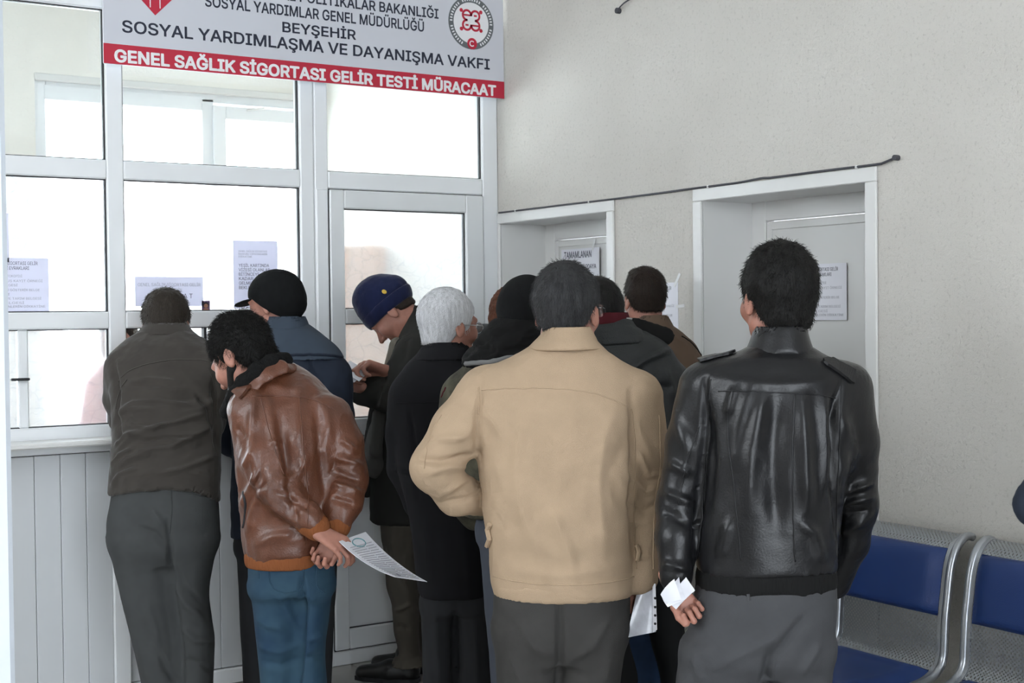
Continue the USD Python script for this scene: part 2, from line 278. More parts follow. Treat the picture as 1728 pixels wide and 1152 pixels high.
# glazed door of the partition
d3 = structure('door_3', 'white half glazed plastic door in the partition', 'door', (-0.9, 0, 0))
d3.part('door_frame', box((-0.941, -0.004, 0.0), (-0.885, 0.05, 2.108), 0.004), PVC)
LX0, LX1, LZ0, LZ1 = -0.878, -0.089, 0.070, 2.108
d3.part('threshold', box((-0.94, 0.0, 0.0), (-0.086, FY1, 0.064), 0.004), PVC)
for a, b in (((LX0, LZ0), (LX0 + 0.070, LZ1)), ((LX1 - 0.094, LZ0), (LX1, LZ1)), ((LX0 + 0.07, LZ1 - 0.082), (LX1 - 0.094, LZ1)), ((LX0 + 0.07, 1.517), (LX1 - 0.094, 1.583)), ((LX0 + 0.07, 1.018), (LX1 - 0.094, 1.097)), ((LX0 + 0.07, LZ0), (LX1 - 0.094, 0.160))):
    d3.part('rail', box((a[0], -0.008, a[1]), (b[0], 0.055, b[1]), 0.005), PVC_DOOR)
for a0, a1, z0, z1 in ((LX0 + 0.07, LX1 - 0.094, 1.583, LZ1 - 0.082), (LX0 + 0.07, LX1 - 0.094, 1.097, 1.517), (LX0 + 0.07, LX1 - 0.094, 0.160, 1.018)):
    for p, q in (((a0, z0), (a0 + 0.005, z1)), ((a1 - 0.005, z0), (a1, z1)), ((a0, z0), (a1, z0 + 0.004)), ((a0, z1 - 0.004), (a1, z1))): d3.part('gasket', box((p[0], 0.008, p[1]), (q[0], 0.03, q[1])), GASKET)
    d3.part('panel' if z1 < 1.1 else 'pane', box((a0, 0.016, z0), (a1, 0.024, z1)), PVC_DOOR if z1 < 1.1 else FROST)
d3.part('door_gap', join(box((LX0 - 0.004, 0.002, LZ0), (LX0, 0.05, LZ1)), box((LX1, 0.002, LZ0), (LX1 + 0.003, 0.05, LZ1)), box((LX0, 0.002, LZ1), (LX1, 0.05, LZ1 + 0.003)), box((LX0, 0.002, LZ0 - 0.004), (LX1, 0.05, LZ0))), GASKET)
d3.part('handle', join(box((LX1 - 0.062, -0.014, 0.94), (LX1 - 0.034, -0.006, 1.16), 0.003), tube([(LX1 - 0.048, -0.01, 1.1), (LX1 - 0.048, -0.05, 1.1), (LX1 - 0.058, -0.055, 1.1), (LX1 - 0.165, -0.055, 1.098)], 0.009)), LACQUER, 40)
# pale jamb at the left edge of the view, close to the camera
jb = structure('trim_2', 'white door jamb standing close to the camera at the left edge', 'jamb', (-2.95, -2.6, 0))
J = to_world(V(17, 576, 2.9)); j0 = np.array([J[0], J[1], 0])
jb.part('jamb_post', box((j0[0] - 0.22, j0[1], 0), (j0[0], j0[1] + 0.12, WALL_H), 0.012), mat('jamb_paint', (0.70, 0.75, 0.82), 0.4, 0.4))

# office furniture behind the patterned door pane
cb = thing('office_cupboard', 'light wooden cupboard blurred behind the patterned pane of the glazed door', 'cupboard', (-0.23, 1.3, 0))
WOOD = mat('beech_veneer', (0.52, 0.25, 0.12), 0.45, 0.4, var=0.1, var_scale=4.0, stretch=(1, 1, 8))
cb.part('carcass', box((-0.44, 1.12, 0), (-0.03, 1.5, 1.93), 0.004), WOOD)
for x0, x1 in ((-0.438, -0.238), (-0.232, -0.032)):
    dd = cb.part('cupboard_door', box((x0, 1.10, 0.06), (x1, 1.119, 1.91), 0.003), WOOD); dd.part('knob', box(((x0 + x1) / 2 - 0.01, 1.08, 0.95), ((x0 + x1) / 2 + 0.01, 1.10, 0.97), 0.003), STEEL)

# ---- hanging sign on the partition
YS = -0.08; sx0, sx1, sz0, sz1 = -1.879, -0.012, 2.559, 3.10
sg = thing('hanging_sign', 'grey and red office sign board across the top of the partition', 'sign', ((sx0 + sx1) / 2, YS, sz0))
sg.part('board', box((sx0, YS, sz0), (sx1, YS + 0.012, sz1), 0.002), mat('sign_grey', (0.56, 0.57, 0.62), 0.45, 0.4))
SRED = mat('sign_red', (0.46, 0.018, 0.045), 0.45, 0.4); SINK = mat('sign_ink', (0.022, 0.026, 0.045), 0.5, 0.3); SWHITE = mat('sign_white', (0.74, 0.74, 0.76), 0.5, 0.3)
sg.part('red_band', box((sx0, YS - 0.001, sz0), (sx1, YS, 2.638)), SRED)
for x in (-1.6, -0.3): sg.part('bracket', box((x - 0.015, YS + 0.012, 2.72), (x + 0.015, 0.0, 2.78), 0.002), STEEL)
def sx(px, py): return on_y(px, py, YS)
for txt, a, b, cap, mt, bd, nm in (
        ('T.C. AİLE VE SOSYAL POLİTİKALAR BAKANLIĞI', (285, 0), (740, 31.5), 0.042, SINK, 1, 'lettering'),
        ('SOSYAL YARDIMLAR GENEL MÜDÜRLÜĞÜ', (346, 11), (715.5, 52.5), 0.043, SINK, 1, 'lettering'),
        ('BEYŞEHİR', (476.5, 54), (600.5, 66.5), 0.041, SINK, 1, 'lettering'),
        ('SOSYAL YARDIMLAŞMA VE DAYANIŞMA VAKFI', (206, 54), (826.5, 117), 0.046, SINK, 1, 'lettering'),
        ('GENEL SAĞLIK SİGORTASI GELİR TESTİ MÜRACAAT', (193, 103.5), (837, 161.5), 0.046, SWHITE, 2, 'lettering')):
    p, q = sx(*a), sx(*b); base = q[2] if a[1] == 0 else (p[2] + q[2]) / 2
    text_on(sg, nm, txt, p[0], q[0], base, cap, YS - (0.001 if mt is SWHITE else 0), mt, bd, label='white lettering on the red band' if mt is SWHITE else None)
def disc(cx, cz, r0, r1, y, th=0.0008, n=48, a0=0, a1=2 * np.pi):
    g = np.linspace(a0, a1, n + 1); full = abs(a1 - a0 - 2 * np.pi) < 1e-6
    v = np.array([[cx + r * math.cos(t), yy, cz + r * math.sin(t)] for yy in (y, y - th) for r in (r0, r1) for t in g]); N = n + 1; f = []
    for k in range(n):
        A, B, A2, B2 = k, N + k, 2 * N + k, 3 * N + k
        f += [[A2, B2, B2 + 1], [A2, B2 + 1, A2 + 1], [B, B2, B2 + 1], [B, B2 + 1, B + 1], [A, A + 1, A2 + 1], [A, A2 + 1, A2]]
    m = trimesh.Trimesh(v, f, process=False); return m
ec = sx(795, 39); er = 0.121
em = sg.part('emblem', disc(ec[0], ec[2], 0.094, er, YS), mat('emblem_grey', (0.12, 0.13, 0.14), 0.5, 0.3), label='round seal with red knot and crescent')
em.part('seal_ground', disc(ec[0], ec[2], 0.001, 0.094, YS, 0.0004), SWHITE)
for q in range(4):                                                  # knot of four interlaced loops
    a = q * np.pi / 2 + np.pi / 4; ox, oz = ec[0] + 0.032 * math.cos(a), ec[2] + 0.012 + 0.032 * math.sin(a)
    em.part('knot_loop', disc(ox, oz, 0.017, 0.027, YS, 0.001, 20, a - 2.5, a + 2.5), SRED)
    em.part('knot_bar', box((ox - 0.008 - 0.012 * (q % 2), YS - 0.001, oz - 0.004), (ox + 0.008 + 0.012 * (q % 2), YS, oz + 0.004)), SRED)
    em.part('knot_dot', disc(ec[0] + 0.074 * math.cos(a), ec[2] + 0.012 + 0.06 * math.sin(a), 0.0005, 0.009, YS, 0.001, 12), SRED)
em.part('crescent_ground', disc(ec[0] + 0.004, ec[2] - 0.094, 0.0005, 0.026, YS, 0.0012, 24), SRED)
em.part('crescent', disc(ec[0] + 0.003, ec[2] - 0.094, 0.009, 0.014, YS, 0.0016, 20, 0.7, 5.6), SWHITE)
for k in range(44):                                                 # tiny ring lettering strokes
    a = math.radians(-62 + k * (304 / 43.0)); u = np.array([math.cos(a), math.sin(a)]); w = np.array([-u[1], u[0]])
    pts = [np.array([ec[0], 0, ec[2]]) + np.array([c[0], 0, c[1]]) for c in (u * 0.101 - w * 0.003, u * 0.101 + w * 0.003, u * 0.113 + w * 0.003, u * 0.113 - w * 0.003)]
    if k % 9 == 8: continue
    em.part('ring_letter', hull([p + [0, y, 0] for p in pts for y in (YS, YS - 0.0016)]), SWHITE)
lt = sx(262, 26)
hw = 0.062 / 26 * 26
dm = sg.part('emblem', hull([(lt[0] + dx, y, lt[2] + dz) for dx, dz in ((0, 0), (-0.115, 0.115), (0.115, 0.115), (-0.07, 0.2), (0.07, 0.2)) for y in (YS, YS - 0.0008)]), SRED, label='red pointed ministry emblem')
for dx in (-0.02, 0.02): dm.part('emblem_line', box((lt[0] + dx - 0.002, YS - 0.0012, lt[2] + 0.03), (lt[0] + dx + 0.002, YS, lt[2] + 0.17)), SWHITE)

# ---- notices
def notice(label, lines, x0, x1, z0, z1, y, axis='y', tapes=(), group=None):
    """lines: (text, left fraction, right fraction, baseline fraction from the top, cap height, ink, bold)"""
    o = ((x0 + x1) / 2, y, z0) if axis == 'y' else (y, (x0 + x1) / 2, z0)
    t = thing('paper_notice', label, 'notice', o, group)
    b = box((x0, y, z0), (x1, y + 0.0012, z1)) if axis == 'y' else box((y, min(x0, x1), z0), (y + 0.0012, max(x0, x1), z1))
    t.part('sheet', b, GLASS_PAPER if axis == 'y' else PAPER)
    for txt, l, r, bf, cap, ink, bd in lines: text_on(t, 'lettering', txt, x0 + (x1 - x0) * l, x0 + (x1 - x0) * r, z1 - (z1 - z0) * bf, cap, y, ink, bd, axis)
    for ax_, az, dx, dz in tapes:
        p = np.array([ax_, az]); q = p + [dx, dz]; nrm = np.array([-dz, dx]) / math.hypot(dx, dz) * 0.006
        pts = [p + nrm, p - nrm, q + nrm, q - nrm]
        t.part('tape', hull([((c[0], yy, c[1]) if axis == 'y' else (yy, c[0], c[1])) for c in pts for yy in (y, y - 0.0008)]), TAPE)
    return t
DOC = [('GENEL SAĞLIK SİGORTASI GELİR', 0.12, 0.86, 0.13, 0.013, INK, False), ('TESPİTİ EVRAKLARI', 0.3, 0.75, 0.22, 0.013, INK, False), ('NÜFUS CÜZDANI FOTOKOPİSİ', 0.08, 0.66, 0.36, 0.009, INK2, False),
       ('VUKUATLI NÜFUS KAYIT ÖRNEĞİ', 0.08, 0.92, 0.45, 0.009, INK2, False), ('İKAMETGAH BELGESİ', 0.08, 0.60, 0.53, 0.009, INK2, False), ('GELİR DURUMUNU GÖSTERİR BELGE', 0.08, 0.88, 0.62, 0.009, INK2, False), ('TAPU KAYDI', 0.08, 0.5, 0.70, 0.009, INK2, False),
       ('ARAÇ RUHSATI VE TARIM BELGESİ', 0.08, 0.90, 0.78, 0.009, INK2, False), ('ÖĞRENCİ BELGESİ', 0.08, 0.68, 0.86, 0.009, INK2, False), ('MÜRACAAT EDENLERİN DİKKATİNE', 0.08, 0.95, 0.93, 0.009, INK2, False)]
GY = -0.0015 + 0.03 - 0.002
notice('white list of documents taped on the far left pane of the partition', DOC, -2.376, -2.079, 1.584, 1.792, GY)
notice('small landscape notice on the partition glass above the grey jacketed man', [('GENEL SAĞLIK SİGORTASI GELİR', 0.04, 0.96, 0.32, 0.013, INK2, False), ('TESPİTİ İÇİN', 0.34, 0.68, 0.50, 0.013, INK2, False), ('M Ü R A C A A T', 0.18, 0.84, 0.73, 0.019, INK, False)], -1.737, -1.449, 1.600, 1.722, GY)
notice('tall notice on the partition glass behind the dark peaked cap', [('GENEL SAĞLIK SİGORTASI', 0.12, 0.76, 0.17, 0.008, INK2, False), ('BAŞVURU YAPACAKLARIN', 0.12, 0.76, 0.21, 0.008, INK2, False), ('DİKKATİNE', 0.12, 0.42, 0.25, 0.008, INK2, False), ('YEŞİL KARTINDA', 0.12, 0.80, 0.385, 0.013, INK, False), ('VİZESİ OLANLAR', 0.12, 0.82, 0.45, 0.013, INK, False), ('BİTİNCEYE', 0.12, 0.58, 0.515, 0.013, INK, False), ('KADAR', 0.12, 0.44, 0.58, 0.013, INK, False), ('GELMESİN', 0.12, 0.55, 0.645, 0.013, INK, False), ('BEKLESİN', 0.12, 0.52, 0.71, 0.013, INK, False)], -1.315, -1.113, 1.587, 1.878, GY)
notice('notice with one large slanted heading taped inside the nearer door recess by the partition', [('TAMAMLANAN', 0.90, 0.13, 0.14, 0.034, INK, True), ('EVRAKLAR', 0.8, 0.3, 0.36, 0.034, INK, True)][:2] if False else [('TAMAMLANAN', 0.08, 0.80, 0.2, 0.03, INK, True), ('EVRAKLAR BU ODAYA', 0.08, 0.92, 0.45, 0.02, INK, True)], -0.16, -0.463, 1.642, 1.853, 0.248, 'x', [(-0.41, 1.84, -0.02, 0.05)])
notice('white notice taped on the plaster between the two recessed doors', DOC, -1.03, -1.321, 1.455, 1.671, -0.0015, 'x', [(-1.30, 1.655, -0.035, 0.05), (-1.31, 1.575, -0.05, 0.004), (-1.31, 1.47, -0.04, -0.03)])
notice('white list of documents on the door behind the man in black leather', DOC, -1.672, -1.968, 1.519, 1.727, 0.2525, 'x')
ps = thing('passport_photo', 'tiny portrait photo stuck to the glass beside the small landscape notice', 'photo', (-1.437, GY, 1.578))
ps.part('print', box((-1.456, GY, 1.580), (-1.421, GY + 0.001, 1.622)), mat('photo_ground', (0.10, 0.06, 0.13), 0.4)); PH = mat('photo_face', (0.35, 0.16, 0.1), 0.5)
ps.part('printed_hair', disc(-1.438, 1.604, 0.0002, 0.0125, GY, 0.0006, 16), GASKET); ps.part('printed_face', disc(-1.438, 1.601, 0.0002, 0.009, GY, 0.001, 16), PH); ps.part('printed_shoulders', hull([(-1.438 + dx, y, 1.581 + dz) for dx, dz in ((-0.014, 0), (0.014, 0), (-0.009, 0.009), (0.009, 0.009)) for y in (GY, GY - 0.0006)]), PH)
ls = thing('pinned_leaflet', 'narrow pale leaflet at the left end of the partition glass', 'leaflet', (-2.25, GY, 1.8)); ls.part('sheet', box((-2.33, GY, 1.775), (-2.228, GY + 0.001, 1.965)), GLASS_PAPER)

# ---- cable run above the doors
cbp = [on_x(842, 359, -0.016), on_x(940, 347, -0.016), on_x(1037, 335.5, -0.014), on_x(1100, 327.5, -0.006), on_x(1170, 318, -0.016), on_x(1240, 309, -0.016), on_x(1290, 300, -0.02), on_x(1300, 300, -0.02), on_x(1400, 287, -0.018), on_x(1484, 277, -0.016), on_x(1495, 273, -0.008), on_x(1513, 266, -0.008)]
cable = thing('wall_cable', 'thin dark cable running along the tops of both recessed doors', 'cable', (0, -1.2, 2.03))
cable.part('cable_run', tube(spline(cbp, 80), 0.0042, 8), CABLE, True); e = cbp[-1]
cable.part('wall_plug', tube([e + [-0.012, 0, 0], e + [0.008, 0, 0]], 0.009, 10), CABLE)
for q in (0.06, 0.3, 0.62, 0.93): p = spline(cbp, 101)[int(q * 100)]; cable.part('clip', box(p - [0.004, 0.006, 0.006], p + [0.006, 0.006, 0.006], 0.002), LACQUER)
hp = [on_x(1042, 18, -0.012), on_x(1047, 11, -0.02), on_x(1056, 3, -0.025), on_x(1070, -4, -0.02), on_x(1100, -14, -0.012)]
hk = thing('wall_hook', 'small dark wire end plugged high in the plaster above the doors', 'wire', hp[0]); hk.part('wire', tube(spline(hp, 24), 0.003, 6), CABLE, True); hk.part('wall_plug', tube([hp[0] + [-0.006, 0, 0], hp[0] + [0.012, 0, 0]], 0.012, 10), CABLE)

# ---- row of waiting seats against the right wall
SX, SY = -0.06, -2.78
PROF = [(-0.02, 0.862), (0.005, 0.868), (0.03, 0.858), (0.06, 0.827), (0.081, 0.775), (0.094, 0.70), (0.104, 0.635), (0.109, 0.57), (0.113, 0.52), (0.125, 0.490), (0.155, 0.466), (0.2, 0.452), (0.3, 0.444), (0.42, 0.448), (0.50, 0.452), (0.54, 0.442), (0.555, 0.415)]
def prof(n): return spline(PROF, n)
HOLES = usdkit.material(stage, '/World/Looks/perforated_metal',
    {'g': ('geometry', {}), 'mp': ('mapping', {'rotation': (0.0, 0.0, 0.0), 'scale': (0.0, 85.0, 85.0)}), 'mx': ('mapping', {'scale': (85.0, 85.0, 0.0)}),
     'tc': ('texture_coordinate', {}), 'uv': ('uvmap', {}), 'um': ('mapping', {'scale': (1, 1, 1), 'rotation': (0, 0, math.pi / 4)}), 'fr': ('vector_math', {'math_type': 'fraction'}), 'sb': ('vector_math', {'math_type': 'subtract', 'vector2': (0.5, 0.5, 0.0)}), 'sx': ('separate_xyz', {}), 'cx': ('combine_xyz', {}),
     'le': ('vector_math', {'math_type': 'length'}), 'lt': ('math', {'math_type': 'less_than', 'value2': 0.33}), 'p': ('principled_bsdf', {'base_color': (0.40, 0.42, 0.44), 'metallic': 0.8, 'roughness': 0.38}), 't': ('transparent_bsdf', {}), 'm': ('mix_closure', {})},
    [('tc.UV', 'um.vector'), ('um.vector', 'fr.vector1'), ('fr.vector', 'sb.vector1'), ('sb.vector', 'sx.vector'), ('sx.x', 'cx.x'), ('sx.y', 'cx.y'), ('cx.vector', 'le.vector1'), ('le.value', 'lt.value1'), ('lt.value', 'm.fac'), ('p.BSDF', 'm.closure1'), ('t.BSDF', 'm.closure2')], surface='m.closure')
def sheet(y0, y1, pr, off, th, ny=2):
    """A bent plate across a seat: profile pr (v, z) pushed off along its normal, from y0 to y1, th thick."""
    t = np.gradient(pr, axis=0); t /= np.linalg.norm(t, axis=1, keepdims=True); nr = np.stack([-t[:, 1], t[:, 0]], 1); nr *= np.sign(nr[len(nr) // 3, 0]) or 1
    ys = np.linspace(y0, y1, ny); v = []
    for o in (off, off + th):
        q = pr + nr * o; v += [[SX - a, y, b] for y in ys for a, b in q]
    n = len(pr); f = []; M = ny * n
    for j in range(ny - 1):
        for i in range(n - 1):
            a, b, c, d = j * n + i, j * n + i + 1, (j + 1) * n + i + 1, (j + 1) * n + i
            f += [[a, b, c], [a, c, d], [M + a, M + c, M + b], [M + a, M + d, M + c]]
    rim = [(j * n + i, j * n + i + 1) for j in (0, ny - 1) for i in range(n - 1)] + [(j * n + i, (j + 1) * n + i) for i in (0, n - 1) for j in range(ny - 1)]
    for a, b in rim: f += [[a, M + a, M + b], [a, M + b, b]]
    m = trimesh.Trimesh(np.array(v), f, process=False); m.fix_normals(); return m
bench = thing('waiting_bench', 'row of perforated steel waiting seats with blue pads along the right wall', 'bench', (-0.35, -3.2, 0))
P120 = prof(120); arc = np.r_[0, np.cumsum(np.linalg.norm(np.diff(P120, axis=0), axis=1))]
def seat(y1):
    y0 = y1 - 0.42
    st = bench.part('seat_shell', sheet(y0, y1, prof(70), 0.0, 0.003, 2), HOLES, 30)
    pr = UsdGeom.Mesh(stage.GetPrimAtPath(st.path)); P = np.array(pr.GetPointsAttr().Get()) + st.o
    d = cKDTree(P120).query(np.stack([SX - P[:, 0], P[:, 2]], 1))[1]
    UsdGeom.PrimvarsAPI(pr.GetPrim()).CreatePrimvar('st', Sdf.ValueTypeNames.TexCoord2fArray, 'vertex').Set(Vt.Vec2fArray.FromNumpy((np.stack([P[:, 1], arc[d]], 1) * 105).astype(np.float32)))
    for s0, s1 in ((y0, y0 + 0.02), (y1 - 0.02, y1)): bench.part('edge_plate', sheet(s0, s1, prof(70), -0.001, 0.006), STEEL, 30)
    for y in (y0 - 0.004, y1 + 0.004): bench.part('side_tube', tube([(SX - a, y, b) for a, b in prof(60)], 0.0125, 12), STEEL, True)
    i0, i1 = np.searchsorted(arc, 0.085), np.searchsorted(arc, 0.30)
    def pad(a, b, name):
        q = P120[a:b]; s = np.linspace(0, 1, len(q)); parts = sheet(y0 + 0.022, y1 - 0.022, q, 0.004, 0.02, 12)
        v = parts.vertices; k = len(q) * 12; idx = np.arange(k); jj, ii = idx // len(q), idx % len(q)
        ed = np.minimum(np.minimum(ii, len(q) - 1 - ii) / 4.0, np.minimum(jj, 11 - jj) / 1.2).clip(0, 1); puff = np.sqrt(1 - (1 - ed) ** 2)
        parts.vertices[k:] = v[:k] + (v[k:] - v[:k]) * puff[:, None]; return bench.part(name, parts, BLUE, 40)
    pad(i0, i1, 'back_pad'); pad(np.searchsorted(arc, 0.47), np.searchsorted(arc, 0.83), 'seat_pad')
for k in range(3): seat(SY + 0.45 - k * 0.5)
bench.part('beam', box((SX - 0.33, SY - 1.2, 0.36), (SX - 0.25, SY + 0.6, 0.41), 0.006), STEEL)
for y in (SY + 0.35, SY - 0.9):
    bench.part('leg', join(tube([(SX - 0.29, y, 0.36), (SX - 0.29, y, 0.05)], 0.025, 12), tube([(SX - 0.02, y, 0.03), (SX - 0.29, y, 0.055), (SX - 0.56, y, 0.03)], 0.02, 12)), STEEL, 40)
    for v in (0.02, 0.55): bench.part('foot', tube([(SX - v, y, 0.0), (SX - v, y, 0.03)], 0.022, 12), GASKET)
# ================================================================== ORGANIC SHAPES: signed distance fields -> surface nets
def smin(a, b, k): h = np.clip(0.5 + 0.5 * (b - a) / k, 0, 1); return b + (a - b) * h - k * h * (1 - h)
def cone(a, b, ra, rb, n=None, s=1.0):
    """Round cone a->b; with n, s its section is squeezed by s along n."""
    a, b = np.asarray(a, np.float32), np.asarray(b, np.float32); ab = b - a; L = max(float(ab @ ab), 1e-9); R = max(ra, rb)
    if n is not None: n = np.asarray(n, np.float32); n = n / np.linalg.norm(n)
    def f(P):
        q = P - a; t = np.clip(q @ ab / L, 0, 1); q = q - t[..., None] * ab
        if n is not None: qn = q @ n; q = q + (qn / s - qn)[..., None] * n
        return (np.sqrt((q * q).sum(-1)) - (ra + (rb - ra) * t)) * (min(s, 1.0))
    return np.minimum(a, b) - R * max(1, s), np.maximum(a, b) + R * max(1, s), f
def ball(c, r, M=None):
    """Ellipsoid with radii r; M: columns are its axes."""
    c = np.asarray(c, np.float32); r = np.broadcast_to(np.asarray(r, np.float32), (3,)); R = float(r.max()); M = np.eye(3, dtype=np.float32) if M is None else np.asarray(M, np.float32)
    def f(P):
        q = (P - c) @ M / r; k0 = np.sqrt((q * q).sum(-1)); k1 = np.sqrt(((q / r) ** 2).sum(-1)) + 1e-9; return k0 * (k0 - 1) / k1
    return c - R, c + R, f
def loft(rows, p=2.25, flat_top=True):
    """Sections (z, centre across, centre away, half width, half depth) stacked in height."""
    q = np.array(sorted(rows, key=lambda r: r[0]), float); z0, z1 = q[0, 0], q[-1, 0]; I = PchipInterpolator(q[:, 0], q[:, 1:])
    W = q[:, 3].max(); T = q[:, 4].max()
    lo = np.array([(q[:, 1] - q[:, 3]).min(), (q[:, 2] - q[:, 4]).min(), z0]); hi = np.array([(q[:, 1] + q[:, 3]).max(), (q[:, 2] + q[:, 4]).max(), z1])
    def f(P):
        zz = P[0, 0, :, 2]; s = I(np.clip(zz, z0, z1)).astype(np.float32); cx, cy, w, t = s.T
        X, Y = np.abs(P[..., 0] - cx) / w, np.abs(P[..., 1] - cy) / t
        d = ((X ** p + Y ** p) ** (1 / p) - 1) * np.minimum(w, t)
        return np.maximum(d, np.maximum(P[..., 2] - z1, z0 - P[..., 2]))
    return lo, hi, f
class Field:
    def __init__(s, cell=0.012): s.ops, s.cell = [], cell
    def add(s, prim, k=0.03): s.ops.append(('u', prim, k)); return s
    def sub(s, prim, k=0.01): s.ops.append(('s', prim, k)); return s
    def keep(s, fn, k=0.004): s.ops.append(('i', (None, None, fn), k)); return s      # intersect with fn(P) < 0
    def eval(s, cell=None, off=0.0):
        h = cell or s.cell; us = [o for o in s.ops if o[0] == 'u']
        lo = np.min([o[1][0] for o in us], 0) - 3 * h; hi = np.max([o[1][1] for o in us], 0) + 3 * h
        n = np.ceil((hi - lo) / h).astype(int) + 1
        ax = [(lo[i] + h * np.arange(n[i])).astype(np.float32) for i in range(3)]
        D = np.full(n, 1.0, np.float32)
        for op, (a, b, f), k in s.ops:
            if a is None: sl = tuple(slice(0, n[i]) for i in range(3))
            else:
                m = k + 4 * h + abs(off); i0 = np.maximum(((a - m - lo) / h).astype(int), 0); i1 = np.minimum(((b + m - lo) / h).astype(int) + 2, n)
                if (i1 <= i0).any(): continue
                sl = tuple(slice(i0[i], i1[i]) for i in range(3))
            P = np.stack(np.meshgrid(ax[0][sl[0]], ax[1][sl[1]], ax[2][sl[2]], indexing='ij'), -1); d = f(P).astype(np.float32)
            D[sl] = smin(D[sl], d, k) if op == 'u' else -smin(-D[sl], d, k) if op == 's' else -smin(-D[sl], -d, k)
        return D - off, lo, h
    def mesh(s, cell=None, off=0.0, smooth=4):
        D, lo, h = s.eval(cell, off); v, f = nets(D); v = v * h + lo
        m = trimesh.Trimesh(v, f, process=False)
        return relax(m, smooth) if smooth else m
def nets(D):
    S = D < 0; c = np.zeros(tuple(np.array(D.shape) - 1), np.int8); sx, sy, sz = (slice(0, -1), slice(1, None)), None, None
    for i in (0, 1):
        for j in (0, 1):
            for k in (0, 1): c += S[i:i + c.shape[0], j:j + c.shape[1], k:k + c.shape[2]]
    act = (c > 0) & (c < 8); idx = np.argwhere(act); num = np.full(c.shape, -1, np.int64); num[act] = np.arange(len(idx))
    acc = np.zeros((len(idx), 3)); cnt = np.zeros(len(idx))
    cor = [(i, j, k) for i in (0, 1) for j in (0, 1) for k in (0, 1)]; val = {q: D[idx[:, 0] + q[0], idx[:, 1] + q[1], idx[:, 2] + q[2]] for q in cor}
    for a in cor:
        for ax in range(3):
            if a[ax]: continue
            b = list(a); b[ax] = 1; b = tuple(b); da, db = val[a], val[b]; x = (da < 0) != (db < 0); t = np.where(x, da / np.where(x, da - db, 1), 0)
            p = np.tile(np.array(a, float), (len(idx), 1)); p[:, ax] += t; acc[x] += p[x]; cnt += x
    v = idx + acc / np.maximum(cnt, 1)[:, None]; F = []
    for ax in range(3):
        o = [i for i in range(3) if i != ax]; n = D.shape[ax]
        A = np.take(S, range(0, n - 1), ax); B = np.take(S, range(1, n), ax); e = np.argwhere(A != B); inn = np.ones(len(e), bool)
        for q in o: inn &= (e[:, q] > 0) & (e[:, q] < D.shape[q] - 1)
        e = e[inn]; sg = A[tuple(e.T)]; u, w = np.eye(3, dtype=int)[o[0]], np.eye(3, dtype=int)[o[1]]
        q = [num[tuple((e - da * u - db * w).T)] for da, db in ((1, 1), (0, 1), (0, 0), (1, 0))]; q = np.stack(q, 1)
        flip = sg ^ (ax == 1); q[~flip] = q[~flip][:, ::-1]; F.append(q)
    F = np.vstack(F); return v, np.vstack([F[:, [0, 1, 2]], F[:, [0, 2, 3]]])
def adjacency(m):
    e = m.edges_unique; n = len(m.vertices); A = sp.coo_matrix((np.ones(2 * len(e)), (np.r_[e[:, 0], e[:, 1]], np.r_[e[:, 1], e[:, 0]])), (n, n)).tocsr()
    return sp.diags(1 / np.maximum(np.asarray(A.sum(1)).ravel(), 1)) @ A
def relax(m, it=4):
    A = adjacency(m); v = m.vertices.view(np.ndarray).copy()
    for _ in range(it): v = v + 0.5 * (A @ v - v); v = v - 0.52 * (A @ v - v)
    return trimesh.Trimesh(v, m.faces, process=False)
def refine(m): v, f = trimesh.remesh.subdivide(m.vertices, m.faces); return trimesh.Trimesh(v, f, process=False)
def vnormals(m):
    v, f = m.vertices.view(np.ndarray), m.faces; fn = np.cross(v[f[:, 1]] - v[f[:, 0]], v[f[:, 2]] - v[f[:, 0]]); n = np.zeros_like(v)
    for k in range(3): np.add.at(n, f[:, k], fn)
    return n / np.maximum(np.linalg.norm(n, axis=1, keepdims=True), 1e-12)
def push(m, d, n=None): n = vnormals(m) if n is None else n; return trimesh.Trimesh(m.vertices + n * np.asarray(d)[:, None], m.faces, process=False)
def solid(m):
    q = m3.Manifold(m3.Mesh(np.asarray(m.vertices, np.float32), np.asarray(m.faces, np.uint32))); return q if q.status() == m3.Error.NoError and q.num_tri() else None
def weld(ms):
    """One continuous surface out of overlapping closed ones."""
    qs = [solid(m) for m in ms]
    if any(q is None for q in qs): print('weld: not manifold', [q is None for q in qs]); return join(*ms)
    out = qs[0]
    for q in qs[1:]: out = out + q
    return trimesh.Trimesh(*meshkit.arrays(out)[:2], process=False)
def world(m): return trimesh.Trimesh(to_world(m.vertices.view(np.ndarray)), m.faces, process=False)

